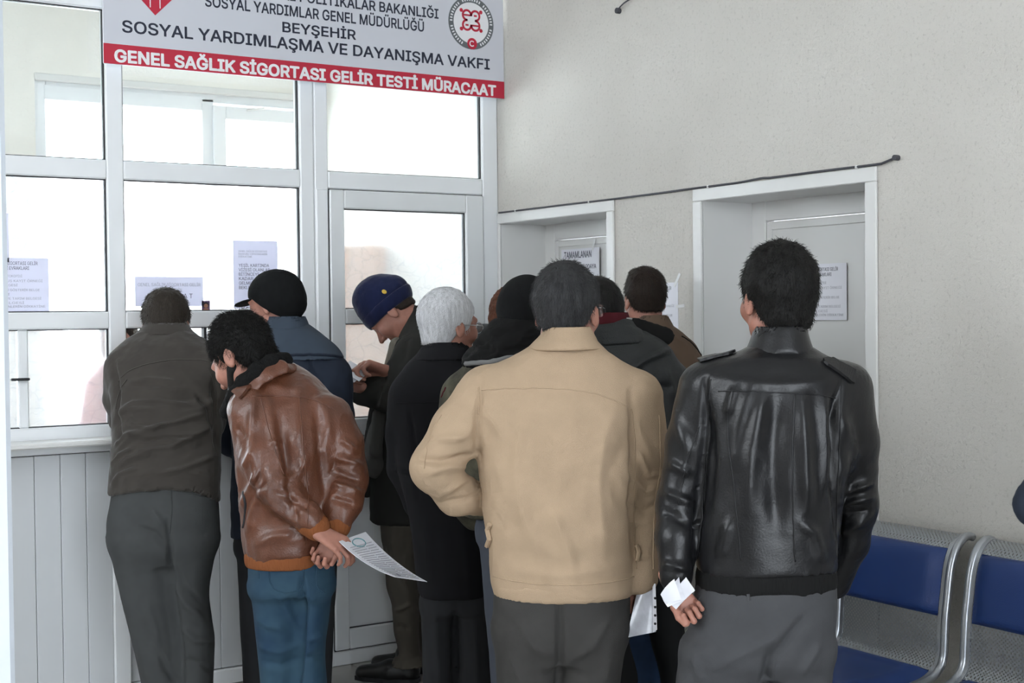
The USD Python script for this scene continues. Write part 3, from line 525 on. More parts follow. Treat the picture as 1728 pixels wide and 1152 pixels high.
def segdist(p, poly):
    best = np.full(len(p), 1e9); tt = np.zeros(len(p)); L = np.r_[0, np.cumsum(np.linalg.norm(np.diff(poly, axis=0), axis=1))]
    for i in range(len(poly) - 1):
        a, b = poly[i], poly[i + 1]; ab = b - a; t = np.clip((p - a) @ ab / max(ab @ ab, 1e-9), 0, 1); d = np.linalg.norm(p - a - t[:, None] * ab, axis=1)
        w = d < best; best[w] = d[w]; tt[w] = ((L[i] + t * (L[i + 1] - L[i])) / L[-1])[w]
    return best, tt
def folds(m, strokes, eye=None):
    """Raises (amplitude > 0) or sinks folds of cloth along strokes given as pixels of the photograph; only the side towards the viewer."""
    n = vnormals(m); w = to_world(m.vertices.view(np.ndarray)); px = to_px(w); nw = n[:, :1] * EX + n[:, 1:2] * EY + n[:, 2:] * [0, 0, 1]
    face = np.clip((nw * (C - w)).sum(1) / np.linalg.norm(C - w, axis=1) * 1.6 + 0.15, 0, 1); d = np.zeros(len(px))
    for pts, width, amp in strokes:
        pts = np.array(pts, float); lo, hi = pts.min(0) - 3 * width, pts.max(0) + 3 * width; s = np.where((face > 0) & (px > lo).all(1) & (px < hi).all(1))[0]
        if not len(s): continue
        q, t = segdist(px[s], pts); d[s] += 1.5 * amp * np.exp(-(q / width) ** 2) * np.clip(np.sin(np.pi * (0.06 + 0.88 * t)) * 1.5, 0, 1) * face[s]
    return push(m, d, n)
def rumple(m, amp, scale, seed=1, stretch=(1, 1, 1), ridge=False, mask=None):
    p = m.vertices.view(np.ndarray) * np.array(stretch) * scale; q = meshkit.fbm(p, 3, seed)
    d = (1 - np.abs(2 * q - 1) * 2.2) if ridge else (2 * q - 1)
    return push(m, amp * d * (1 if mask is None else mask))
def on_surface(m, pts, lift=0.0):
    """Points of the garment (view frame) seen at these pixels, and their normals."""
    n = vnormals(m); v = m.vertices.view(np.ndarray); w = to_world(v); px = to_px(w); nw = n[:, :1] * EX + n[:, 1:2] * EY + n[:, 2:] * [0, 0, 1]
    s = np.where(((nw * (C - w)).sum(1) > 0))[0]; tr = cKDTree(px[s]); P, N = [], []
    for p in np.asarray(pts, float):
        d, i = tr.query(p, 8); i = s[i]; near = v[i, 1] < v[i, 1].min() + 0.04; i, d = i[near], d[near]; wt = 1 / (d + 0.3); wt /= wt.sum()
        P.append(wt @ v[i]); nn = wt @ n[i]; N.append(nn / np.linalg.norm(nn))
    return np.array(P) + np.array(N) * lift, np.array(N)
def dense(pts, n): return spline(np.asarray(pts, float), n)
def seam(m, pts, r=0.0018, n=60, lift=0.0003): P, _ = on_surface(m, dense(pts, n), lift); P[1:-1] = (P[:-2] + 2 * P[1:-1] + P[2:]) / 4; return world(tube(P, r, 6))
def strap(m, a, b, half, th=0.006, n=14):
    """A flat strip lying on the garment from pixel a to pixel b."""
    P, N = on_surface(m, dense([a, b], n), 0.002); t = np.gradient(P, axis=0); s = np.cross(t, N); s /= np.linalg.norm(s, axis=1, keepdims=True); v = []
    hw = half * np.r_[np.ones(n - 2), 0.8, 0.45]
    for k in range(n): v += [P[k] - s[k] * hw[k], P[k] + s[k] * hw[k], P[k] + s[k] * hw[k] * 0.93 + N[k] * th, P[k] - s[k] * hw[k] * 0.93 + N[k] * th]
    f = []
    for k in range(n - 1):
        for j in range(4): a0, a1, b0, b1 = 4 * k + j, 4 * k + (j + 1) % 4, 4 * k + 4 + j, 4 * k + 4 + (j + 1) % 4; f += [[a0, a1, b1], [a0, b1, b0]]
    f += [[0, 2, 1], [0, 3, 2]]; e = 4 * n - 4; f += [[e, e + 1, e + 2], [e, e + 2, e + 3]]
    q = trimesh.Trimesh(np.array(v), f, process=False); q.fix_normals(); return world(q)

# ------------------------------------------------------------------ heads, hands, hair
def rot(yaw=0, pitch=0, roll=0):
    """Turns left by yaw, bows by pitch, tilts by roll (degrees); unrotated things face away from the camera (+y of the view frame)."""
    a, b, c = np.radians([yaw, pitch, roll]); ca, sa, cb, sb, cc, sc = math.cos(a), math.sin(a), math.cos(b), math.sin(b), math.cos(c), math.sin(c)
    return np.array([[ca, -sa, 0], [sa, ca, 0], [0, 0, 1]]) @ np.array([[1, 0, 0], [0, cb, sb], [0, -sb, cb]]) @ np.array([[cc, 0, sc], [0, 1, 0], [-sc, 0, cc]])
def ear(F, s):
    M = rot(-s * 22, 0, 0) @ rot(0, -14, 0); c = np.array([s * 0.079, -0.012, -0.004])
    F.add(ball(c, (0.0075, 0.0185, 0.032), M), 0.006); F.add(ball(c + [s * 0.002, 0.002, -0.024], (0.0065, 0.010, 0.012), M), 0.005)
    F.sub(ball(c + M @ np.array([s * 0.0085, 0.003, 0.004]), (0.006, 0.010, 0.02), M), 0.005)
def head_field(cell=0.0052, jaw=1.0, nose=1.0, neck=True):
    F = Field(cell)
    F.add(ball((0, -0.012, 0.035), (0.0765, 0.097, 0.089)), 0.01); F.add(ball((0, 0.026, -0.022), (0.064, 0.070, 0.086)), 0.03)
    for s in (-1, 1): F.add(cone((s * 0.050, 0.0, -0.060), (s * 0.014, 0.072, -0.098 * jaw), 0.024, 0.018), 0.025); F.add(ball((s * 0.045, 0.066, -0.022), 0.022), 0.03)
    F.add(ball((0, 0.082, -0.096 * jaw), (0.020, 0.016, 0.016)), 0.02); F.add(cone((-0.034, 0.088, 0.026), (0.034, 0.088, 0.026), 0.011, 0.011), 0.02)
    for s in (-1, 1): F.sub(ball((s * 0.031, 0.104, 0.004), (0.019, 0.016, 0.012)), 0.012); F.add(ball((s * 0.031, 0.083, 0.004), (0.0145, 0.0125, 0.0115)), 0.004)
    F.add(cone((0, 0.093, 0.014), (0, 0.113 + 0.004 * nose, -0.026), 0.008, 0.0115), 0.012)
    for s in (-1, 1): F.add(ball((s * 0.011, 0.103, -0.031), (0.0085, 0.010, 0.008)), 0.006)
    F.add(cone((-0.019, 0.089, -0.0545), (0.019, 0.089, -0.0545), 0.0055, 0.0055), 0.006); F.add(cone((-0.016, 0.090, -0.066), (0.016, 0.090, -0.066), 0.0065, 0.0065), 0.006); F.sub(cone((-0.022, 0.099, -0.060), (0.022, 0.099, -0.060), 0.0028, 0.0028), 0.004)
    for s in (-1, 1): ear(F, s)
    if neck: F.add(cone((0, -0.022, -0.03), (0, -0.030, -0.17), 0.052, 0.056), 0.02)
    return F
HEADS = {}
def head_mesh(jaw=1.0, nose=1.0):
    if (jaw, nose) not in HEADS: HEADS[jaw, nose] = head_field(0.0052, jaw, nose).mesh(smooth=2)
    return HEADS[jaw, nose]
def hairline(y): return np.interp(y, [-0.2, -0.10, -0.06, -0.035, -0.022, -0.004, 0.004, 0.022, 0.03, 0.05, 0.075, 0.11], [-0.085, -0.085, -0.078, -0.05, -0.012, 0.006, -0.022, -0.024, 0.03, 0.048, 0.062, 0.07])
def hair_mesh(th=(0.012, 0.012, 0.014), cell=0.0065, low=0.0, seed=3, tuft=0.004, tscale=60, back=0.0, front=0.0, quiff=0.0):
    """A cap of hair: skull grown by th (sides, front-back, top), cut at the hairline; head coordinates."""
    F = Field(cell); F.add(ball((0, -0.014 - back / 2, 0.036), (0.0765 + th[0], 0.097 + th[1] + back / 2, 0.089 + th[2])), 0.01)
    F.add(ball((0, -0.044, -0.045), (0.054 + th[0] * 0.6, 0.046 + th[1] * 0.6, 0.055)), 0.03)
    if quiff: F.add(ball((0, 0.06, 0.115), (0.05, 0.05, quiff)), 0.03)
    F.keep(lambda P: hairline(P[..., 1] - front) - low * np.clip((-P[..., 1] - 0.01) / 0.05, 0, 1) - P[..., 2], 0.006)
    m = F.mesh(smooth=1); v = m.vertices.view(np.ndarray); 
    return push(m, tuft * (meshkit.fbm(v * [tscale, tscale, tscale * 0.35], 3, seed) * 2 - 1)) if tuft else m
def strands(t, m, flow, length, width, material, count, seed=1, lift=0.35, jitter=0.35, up=None):
    """Short hairs (BasisCurves) growing off hair mesh m (view frame); flow(p) gives the combing direction."""
    rng = np.random.default_rng(seed); p, fi = trimesh.sample.sample_surface(m, count, seed=seed); p = np.asarray(p); n = m.face_normals[fi]; d = flow(p); d = d - (d * n).sum(1, keepdims=True) * n * (1 - 0.0)
    d /= np.linalg.norm(d, axis=1, keepdims=True) + 1e-9; d = d + n * lift + rng.normal(0, jitter, d.shape); d /= np.linalg.norm(d, axis=1, keepdims=True)
    L = length * rng.uniform(0.6, 1.25, (count, 1)); q0 = p - n * 0.002; q1 = p + d * L * 0.5 + n * L * 0.06 * min(1, lift * 4); q2 = q1 + (d - n * lift * 0.7) * L * 0.5
    pts = to_world(np.stack([q0, q1, q2], 1).reshape(-1, 3)) - t.o
    c = UsdGeom.BasisCurves.Define(stage, numbered(t.path, 'hair_strands')); c.CreateTypeAttr('linear'); c.CreatePointsAttr(Vt.Vec3fArray.FromNumpy(pts.astype(np.float32)))
    c.CreateCurveVertexCountsAttr(Vt.IntArray.FromNumpy(np.full(count, 3, np.int32))); w = np.tile(np.array([width, width, width * 0.35], np.float32), count)
    c.CreateWidthsAttr(Vt.FloatArray.FromNumpy(w)); c.SetWidthsInterpolation('vertex'); UsdShade.MaterialBindingAPI.Apply(c.GetPrim()).Bind(material); say(c.GetPrim(), kind='stuff')
def hand_mesh(curl=35, thumb=30, spread=4, cell=0.0034, side=1, fists=(0, 0, 0, 0)):
    """Hand in its own frame: wrist at 0, fingers along +z, palm towards +y, thumb on side*x."""
    F = Field(cell); F.add(cone((0, 0, -0.05), (0, 0, 0.005), 0.027, 0.026, (0, 1, 0), 0.72), 0.01)
    kn = [(-0.031, 0.078), (-0.011, 0.087), (0.0105, 0.090), (0.031, 0.086)]; ln = [(0.032, 0.021, 0.018), (0.042, 0.026, 0.021), (0.046, 0.030, 0.022), (0.041, 0.025, 0.021)]
    for i, (x, z) in enumerate(kn):
        x *= side; F.add(cone((x * 0.55, 0.0, 0.008), (x, 0.0, z), 0.0145, 0.0115, (0, 1, 0), 0.95), 0.012)
        a = 0; p = np.array([x, 0.0, z]); r = (0.0092, 0.0088, 0.0080, 0.0070) if i else (0.0080, 0.0076, 0.0070, 0.0062); sw = math.radians(spread * (i - 1.5)) * side
        for k in range(3):
            a += math.radians((curl + fists[i]) * (0.75, 1.1, 0.8)[k]); q = p + ln[i][k] * np.array([math.sin(sw) * math.cos(a), math.sin(a), math.cos(a) * math.cos(sw)]); F.add(cone(p, q, r[k], r[k + 1]), 0.0035); p = q
    F.add(cone((side * 0.012, 0.008, 0.012), (side * 0.036, 0.016, 0.044), 0.017, 0.0125), 0.012); th = math.radians(thumb); p = np.array([side * 0.036, 0.016, 0.044])
    for L, r0, r1, b in ((0.034, 0.0108, 0.0098, 0), (0.027, 0.0098, 0.0082, 0.35)):
        q = p + L * np.array([side * math.sin(th - b), 0.35 + b * 0.4, math.cos(th - b)]) / 1.06; F.add(cone(p, q, r0, r1), 0.005); p = q
    return F.mesh(smooth=1)
def frame(z, y):
    """Rotation whose +z runs along z and +y as near y as can be."""
    z = np.asarray(z, float) / np.linalg.norm(z); y = np.asarray(y, float) - z * (np.asarray(y, float) @ z); y /= np.linalg.norm(y); return np.stack([np.cross(y, z), y, z], 1)
def placed(m, R, o, s=1.0): return trimesh.Trimesh(m.vertices.view(np.ndarray) * s @ np.asarray(R).T + o, m.faces, process=False)
def shoe_mesh(heel, toe, w=0.047, cell=0.009):
    """Shoe on the floor from heel to toe (view frame, flat)."""
    h, t = np.array([*heel, 0.0]), np.array([*toe, 0.0]); d = (t - h) / np.linalg.norm(t - h); L = np.linalg.norm(t - h); P = lambda a, z: h + d * a * L + [0, 0, z]; F = Field(cell); s = np.array([-d[1], d[0], 0])
    F.add(cone(P(0.12, 0.045), P(0.42, 0.045), 0.040, 0.046), 0.02); F.add(cone(P(0.42, 0.04), P(0.86, 0.028), 0.044, 0.034), 0.03); F.add(cone(P(0.14, 0.06), P(0.2, 0.12), 0.038, 0.043), 0.02)
    F.keep(lambda Q: 0.004 - Q[..., 2]); return F.mesh(smooth=1), hull([tuple(P(a, z) + s * q * wd) for a, wd in ((0.0, 0.025), (0.1, 0.038), (0.5, 0.045), (0.8, 0.04), (0.97, 0.018)) for q in (-1, 1) for z in (0.0, 0.018)])

# ------------------------------------------------------------------ people
class Person:
    """Clothes are traced in pixels at the distance b; every length through the body is in metres."""
    def __init__(s, label, b, foot_px, group=None, cell=0.011):
        s.b, s.cell = b, cell; q = V(foot_px, 900, b); s.base = np.array([q[0], b, 0.0]); s.t = thing('person', label, 'person', to_world(s.base), group); s.J = Field(cell); s.T = Field(cell); s.skin = []
    def at(s, px, py, dz=0.0): return V(px, py, s.b + dz)
    def rows(s, rr):
        """(py, left px, right px, half depth[, dz]) -> loft sections"""
        out = []
        for r in rr:
            dz = r[4] if len(r) > 4 else 0.0; a, b = s.at(r[1], r[0], dz), s.at(r[2], r[0], dz); out.append(((a[2] + b[2]) / 2, (a[0] + b[0]) / 2, s.b + dz, (b[0] - a[0]) / 2, r[3]))
        return out
    def limb(s, F, pts, k=0.03, n=None, sq=1.0):
        """pts: (px, py, dz, radius)"""
        q = [s.at(*p[:3]) for p in pts]
        for i in range(len(q) - 1): F.add(cone(q[i], q[i + 1], pts[i][3], pts[i + 1][3], n, sq), k if i == 0 else 0.02)
        return q
    def head(s, px, py, dz=0.0, yaw=0, pitch=0, roll=0, scale=1.0, jaw=1.0, nose=1.0):
        s.R, s.ho, s.hs = rot(yaw, pitch, roll), s.at(px, py, dz), scale; m = head_mesh(jaw, nose); v = m.vertices.view(np.ndarray).copy(); nk = np.clip((-v[:, 2] - 0.095) / 0.07, 0, 1) * (v[:, 1] < 0.05)
        g = v * scale @ s.R.T; st = v * scale @ rot(yaw * 0.6, pitch * 0.35).T; off = (np.array([0, -0.036, -0.06]) * scale) @ (s.R - rot(yaw * 0.6, pitch * 0.35)).T
        g = g * (1 - nk[:, None]) + (st + off) * nk[:, None]; s.skin.append(trimesh.Trimesh(g + s.ho, m.faces, process=False)); return s
    def on_head(s, m): return placed(m, s.R, s.ho, s.hs)
    def hair(s, m, material, count=3500, length=0.014, width=0.0006, lift=0.35, jitter=0.3, crown=(0, -0.06, 0.125), name='hair', seed=1, label=None, smaterial=None, comb=None):
        g = s.on_head(m); h = s.t.part(name, world(g), material, True, label); c = s.R @ (np.array(crown) * s.hs) + s.ho
        if count: strands(h, g, (lambda p: p - c + np.array([0, 0, -0.02])) if comb is None else (lambda p: (p - c) * 2.0 + s.R @ np.array(comb)), length, width, smaterial or material, count, seed, lift, jitter)
        return h
    def legs(s, left, right, waist, cut=None, k=0.03, t=0.11):
        """left/right: rows (py, L, R, half depth[, dz]) from the crotch down; carried on to the floor by the last row."""
        s.T.add(loft(s.rows(waist), 2.3), 0.02)
        for rr in (left, right):
            q = s.rows(rr); z = q[-1][0]
            if z > 0.10: q.append((0.075, q[-1][1], q[-1][2], max(q[-1][3] * 0.95, 0.085), max(q[-1][4] * 0.95, 0.10)))
            s.T.add(loft(q, 2.2), k)
    def shoes(s, feet, material, yaw=0):
        for px_or_x, dz in feet:
            x = px_or_x; d = np.array([-math.sin(math.radians(yaw)), math.cos(math.radians(yaw))]); h = np.array([x, s.b + dz]) - d * 0.09; m, sole = shoe_mesh(h, h + d * 0.29)
            q = s.t.part('shoe', world(m), material, True); q.part('sole', world(sole), GASKET)
    def body(s, extra=()):
        F = Field(0.024); F.ops = [o for o in s.J.ops + s.T.ops]; core = F.mesh(off=-0.026, smooth=2)
        s.t.part('body', world(weld([core, *s.skin, *extra])), s.skin_mat, True)
    skin_mat = SKIN
def shell(rows, th=0.010, p=2.2, cell=0.005, tilt=None, k=0.004):
    """A standing collar or band: a tube of cloth th thick, open above and below."""
    F = Field(cell); F.add(loft(rows, p), 0.01); inner = [(z + (0.03 if i == len(rows) - 1 else -0.03 if i == 0 else 0), a, b, w - th, t - th) for i, (z, a, b, w, t) in enumerate(sorted(rows))]
    F.sub(loft(inner, p), k)
    if tilt: F.keep(tilt, 0.004)
    return F.mesh(smooth=2)
def band(rows, grow=0.006, p=2.25, cell=0.008): return Field(cell).add(loft([(z, a, b, w + grow, t + grow) for z, a, b, w, t in rows], p), 0.01).mesh(smooth=2)
# ================================================================== THE PEOPLE
def cloth(name, color, rough=0.85, weave=700, dist=0.0006, var=0.08, sheen=0.0, vs=14, spec=0.25): return mat(name, color, rough, spec, bump=(weave, dist, 2.0), var=var, var_scale=vs, sheen=sheen)
def leather(name, color, rough, coat): return mat(name, color, rough, 0.5, bump=(190, 0.0012, 4.0), var=0.22, var_scale=9.0, coat=coat, coat_rough=0.28)
BLK_LEATHER = mat('black_leather', (0.009, 0.009, 0.010), 0.33, 0.32, bump=(190, 0.0005, 4.0), var=0.2, var_scale=9.0); BRN_LEATHER = leather('brown_leather', (0.105, 0.036, 0.018), 0.37, 0.12)
TAN = cloth('tan_canvas', (0.385, 0.28, 0.188), 0.9, 520, 0.0008, 0.05); FLEECE = cloth('brown_grey_fleece', (0.050, 0.044, 0.039), 0.95, 420, 0.0008, 0.1, 0.15); GREYT = cloth('grey_trousers', (0.054, 0.055, 0.059)); GREYT2 = cloth('charcoal_trousers', (0.052, 0.055, 0.056))
DKT = cloth('dark_trousers', (0.024, 0.025, 0.028)); DKT2 = cloth('black_trousers', (0.012, 0.013, 0.014)); TAUPE = cloth('taupe_trousers', (0.075, 0.066, 0.054)); P8T = cloth('slate_brown_trousers', (0.042, 0.040, 0.038)); BLUET = cloth('blue_grey_trousers', (0.055, 0.062, 0.080))
DENIM = mat('blue_denim', (0.012, 0.032, 0.068), 0.85, 0.2, bump=(900, 0.0006, 2.0), var=0.5, var_scale=4.5, color2=(0.034, 0.072, 0.100)); DENIM2 = mat('dark_denim', (0.020, 0.040, 0.085), 0.85, 0.2, bump=(900, 0.0006, 2.0), var=0.3, var_scale=6.0)
NAVY = cloth('navy_coat', (0.015, 0.021, 0.036), 0.8); NAVY2 = cloth('blue_grey_coat', (0.040, 0.055, 0.078), 0.8); BLACKC = cloth('black_wool', (0.010, 0.010, 0.012), 0.95, 500, 0.0008, 0.1); BLACKC2 = cloth('dark_olive_black_coat', (0.020, 0.020, 0.018), 0.85)
KNIT_NAVY = mat('navy_knit', (0.010, 0.014, 0.048), 0.9, 0.2, bump=(330, 0.0016, 2.0), var=0.15, var_scale=40, stretch=(1, 1, 0.4), sheen=0.2); KNIT_BLK = mat('black_knit', (0.008, 0.0085, 0.009), 0.95, 0.12, bump=(330, 0.0014, 2.0), var=0.15, var_scale=40, stretch=(1, 1, 0.4)); KNIT_RUST = mat('rust_knit', (0.085, 0.031, 0.017), 0.9, 0.2, bump=(240, 0.003, 2.0), var=0.35, var_scale=60)
RIB_BLK = mat('black_rib_knit', (0.010, 0.010, 0.010), 0.95, 0.15, bump=(330, 0.0015, 1.0), stretch=(1, 1, 0.02)); RIB_BRN = mat('rust_rib_knit', (0.20, 0.068, 0.025), 0.95, 0.15, bump=(330, 0.0015, 1.0), stretch=(1, 1, 0.02)); FUR = mat('black_fleece_lining', (0.010, 0.010, 0.010), 1.0, 0.1, bump=(160, 0.004, 4.0))
CAMO = mat('camouflage_cloth', (0.10, 0.095, 0.065), 0.85, 0.2, bump=(600, 0.0006, 2.0), var=0.6, var_scale=14.0, color2=(0.025, 0.022, 0.018)); BROWNJ = cloth('brown_jacket', (0.105, 0.068, 0.045), 0.7); BLACKJ = cloth('black_nylon_jacket', (0.016, 0.018, 0.019), 0.55, 260, 0.001, 0.12, spec=0.4); BLACKJ2 = cloth('black_lining', (0.006, 0.006, 0.006), 0.95); REDK = cloth('dark_red_knit', (0.060, 0.006, 0.010), 0.9); GREYK = cloth('grey_lining', (0.17, 0.17, 0.17), 0.9)
def hairm(name, c, rough=0.55): return mat(name, c, rough, 0.16, bump=(420, 0.0022, 3.0), var=0.25, var_scale=90, stretch=(1, 1, 0.12))
H_BLK, H_BRN, H_GREY, H_WHT = hairm('black_hair', (0.0085, 0.008, 0.0075)), hairm('dark_brown_hair', (0.018, 0.012, 0.009)), mat('dark_grey_hair', (0.020, 0.020, 0.021), 0.55, 0.18, bump=(420, 0.0022, 3.0), var=0.6, var_scale=70, stretch=(1, 1, 0.15), color2=(0.045, 0.045, 0.047)), hairm('white_hair', (0.62, 0.62, 0.64), 0.6)
H_SALT = hairm('silver_hair_ends', (0.16, 0.16, 0.165)); H_TIP = hairm('greying_brown_hair', (0.035, 0.028, 0.022))
SHOE = mat('black_shoe_leather', (0.010, 0.010, 0.010), 0.4, 0.5); GOLD = mat('gold_badge', (0.60, 0.40, 0.06), 0.4, 0.5, metallic=0.5); LENS = usdkit.material(stage, '/World/Looks/lens_glass', {'t': ('transparent_bsdf', {'color': (0.93, 0.95, 0.95)}), 'g': ('glossy_bsdf', {'color': (1, 1, 1), 'roughness': 0.03}), 'm': ('mix_closure', {'fac': 0.12})}, [('t.BSDF', 'm.closure1'), ('g.BSDF', 'm.closure2')], surface='m.closure')
ZIP = mat('zip_metal', (0.4, 0.4, 0.4), 0.35, metallic=0.8); BELT = mat('dark_leather_belt', (0.02, 0.014, 0.01), 0.5)
def garment(p, F, strokes=(), seed=1, amp=0.004, scale=7.0, sub=1, ridge=0.0):
    m = F.mesh(); m = rumple(m, amp, scale, seed)
    if ridge: m = rumple(m, ridge, scale * 1.9, seed + 7, (1, 1, 0.55), True)
    for _ in range(sub): m = refine(m)
    if strokes: m = folds(m, strokes)
    return relax(m, 1)
def trouser(p, material, strokes=(), seed=2, sub=1, name='trousers'): p.trm = garment(p, p.T, strokes, seed, 0.004, 6.0, sub); return p.t.part(name, world(p.trm), material, True)
def hairfn(**k): return hair_mesh(**k)

# ---- man in black leather (nearest)
p = Person('man in a black leather jacket and grey trousers holding folded papers', 3.25, 1290)
TOR = [(584, 1264, 1368, .060, .01), (596, 1238, 1386, .075, .01), (606, 1208, 1405, .088), (618, 1184, 1430, .098), (636, 1172, 1444, .11), (680, 1174, 1442, .125), (760, 1178, 1434, .132), (850, 1177, 1421, .126), (930, 1176, 1412, .120), (962, 1176, 1411, .120)]
p.J.add(loft(p.rows(TOR)), 0.02)
p.limb(p.J, [(1192, 656, .015, .066), (1164, 745, .025, .055), (1142, 850, .02, .0465), (1140, 905, -.01, .0435), (1140, 972, -.03, .040)], 0.035)
p.limb(p.J, [(1424, 660, .015, .068), (1443, 745, .02, .056), (1447, 850, .05, .048), (1434, 915, .09, .045), (1408, 985, .13, .040)], 0.035)
jm = garment(p, p.J, [([(1270, 640), (1245, 720), (1240, 800)], 14, .006), ([(1290, 655), (1268, 760), (1262, 860)], 13, .007), ([(1240, 650), (1228, 700)], 8, .005), ([(1312, 670), (1305, 780), (1312, 900)], 18, -.008), ([(1352, 668), (1358, 760), (1362, 860)], 11, .008), ([(1392, 670), (1400, 760), (1392, 850)], 10, .006),
    ([(1405, 660), (1412, 760), (1395, 860)], 10, -.006), ([(1350, 880), (1375, 900), (1390, 950)], 9, .006), ([(1230, 880), (1215, 940)], 9, .006), ([(1195, 690), (1200, 780), (1190, 870)], 9, -.008), ([(1140, 700), (1160, 760), (1150, 800)], 9, .005), ([(1130, 780), (1165, 800)], 6, .006), ([(1122, 830), (1170, 850)], 6, .006), ([(1120, 860), (1160, 885)], 7, -.005), ([(1118, 950), (1160, 960)], 6, .006),
    ([(1420, 700), (1440, 760), (1425, 810)], 9, .006), ([(1425, 830), (1470, 815)], 6, .007), ([(1420, 850), (1475, 838)], 5, .007), ([(1425, 868), (1472, 862)], 6, -.006), ([(1415, 900), (1460, 880)], 6, .005), ([(1420, 640), (1405, 720), (1412, 830), (1418, 930)], 7, -.010), ([(1190, 640), (1188, 740), (1180, 840), (1172, 940)], 6, -.010), ([(1220, 640), (1310, 650), (1415, 642)], 8, .003), ([(1305, 600), (1310, 640)], 20, -.003)], 3, .004, 6, 1, .002)
j = p.t.part('leather_jacket', world(jm), BLK_LEATHER, True)
j.part('collar', world(shell(p.rows([(596, 1256, 1374, .084, .015), (575, 1266, 1366, .080, .018), (549, 1274, 1359, .076, .024)]))), BLK_LEATHER, True)
j.part('hem_band', world(band(p.rows([(956, 1177, 1410, .118), (972, 1175, 1410, .119), (990, 1175, 1411, .119)]), .001)), RIB_BLK, True)
for s in ([(1212, 660), (1250, 660), (1310, 662), (1360, 664), (1410, 672)], [(1232, 662), (1228, 720), (1238, 820), (1250, 945)], [(1342, 664), (1338, 760), (1338, 860), (1342, 948)], [(1180, 720), (1155, 800), (1146, 850)], [(1200, 640), (1192, 740), (1184, 850), (1176, 945)], [(1420, 650), (1416, 760), (1412, 850), (1412, 940)]): j.part('seam', seam(jm, s), BLK_LEATHER, True)
j.part('epaulette', strap(jm, (1180, 610), (1236, 592), .020), BLK_LEATHER); j.part('epaulette', strap(jm, (1440, 636), (1392, 607), .020), BLK_LEATHER)
p.legs([(1085, 1153, 1296, .098), (1152, 1141, 1290, .092), (1330, 1152, 1268, .075), (1560, 1165, 1266, .068)], [(1085, 1284, 1405, .098), (1152, 1290, 1402, .092), (1330, 1298, 1394, .075), (1560, 1304, 1392, .068)], [(952, 1180, 1406, .108), (1000, 1172, 1411, .118), (1050, 1164, 1409, .124), (1098, 1151, 1405, .12), (1135, 1190, 1370, .09)])
tr = trouser(p, GREYT, [([(1360, 1040), (1335, 1070), (1300, 1115)], 8, -.008), ([(1200, 1130), (1260, 1100), (1330, 1065)], 9, .004), ([(1170, 1110), (1185, 1152)], 8, .005), ([(1385, 1085), (1350, 1140)], 7, .005), ([(1300, 1100), (1290, 1160)], 8, -.012)])
tr.part('belt_loop', world(tube(on_surface(p.trm, [(1263, 1001), (1264, 1013)], .002)[0], .004, 6)), GREYT); tr.part('seam', seam(p.trm, [(1182, 1005), (1176, 1030), (1190, 1036)]), GREYT, True)
p.head(1313, 505, .05, yaw=14, pitch=3)
hm = p.hair(hairfn(th=(.011, .012, .018), tuft=.006, tscale=75, low=.0), H_BLK, 5200, .013, .0007, .28, .35)
q = p.at(1140, 993, -.035); HL = placed(hand_mesh(92, 12, 2, side=-1), frame((.50, -.15, -.85), (.1, -1, .2)), q, .78); p.skin.append(HL); p.limb(p.J, [(1140, 960, -.03, .03), (1140, 993, -.035, .024)])
p.body(); p.shoes([(p.at(1215, 1600)[0], 0), (p.at(1345, 1600)[0], .03)], SHOE)
def quad_sheet(c, n=10, th=0.0012, bow=0.0, ax=0):
    """Thin sheet over four corners (view frame), bowed."""
    c = np.asarray(c, float); u, w = np.meshgrid(np.linspace(0, 1, n), np.linspace(0, 1, n), indexing='ij'); P = ((1 - u)[..., None] * (1 - w)[..., None] * c[0] + u[..., None] * (1 - w)[..., None] * c[1] + u[..., None] * w[..., None] * c[2] + (1 - u)[..., None] * w[..., None] * c[3])
    N = np.cross(c[1] - c[0], c[3] - c[0]); N /= np.linalg.norm(N); t = (u if ax == 0 else w); P = P + N * (bow * 4 * t * (1 - t))[..., None]; v = np.vstack([P.reshape(-1, 3), (P + N * th).reshape(-1, 3)]); M = n * n; f = []
    for i in range(n - 1):
        for k in range(n - 1): a, b, d, e = i * n + k, (i + 1) * n + k, (i + 1) * n + k + 1, i * n + k + 1; f += [[a, b, d], [a, d, e], [M + a, M + d, M + b], [M + a, M + e, M + d]]
    rim = [k for k in range(n)] + [k * n + n - 1 for k in range(1, n)] + [(n - 1) * n + k for k in range(n - 2, -1, -1)] + [k * n for k in range(n - 2, 0, -1)]
    for a, b in zip(rim, rim[1:] + rim[:1]): f += [[a, M + a, M + b], [a, M + b, b]]
    m = trimesh.Trimesh(v, f, process=False); m.fix_normals(); return m, P, N
fp = thing('folded_papers', 'wad of folded white papers held by the man in black leather', 'papers', to_world(p.at(1145, 1020, -.11)))
for k, (cc, bow) in enumerate((([(1115, 1003, -.130), (1138, 977, -.125), (1150, 1012, -.115), (1124, 1020, -.125)], .006), ([(1118, 1008, -.121), (1146, 974, -.114), (1158, 1010, -.105), (1127, 1024, -.115)], .008), ([(1126, 1014, -.109), (1158, 974, -.100), (1173, 996, -.098), (1141, 1028, -.104)], .004))):
    fp.part('paper_fold', world(quad_sheet([p.at(*c) for c in cc], 8, .002, bow, k % 2)[0]), PAPER, 40)

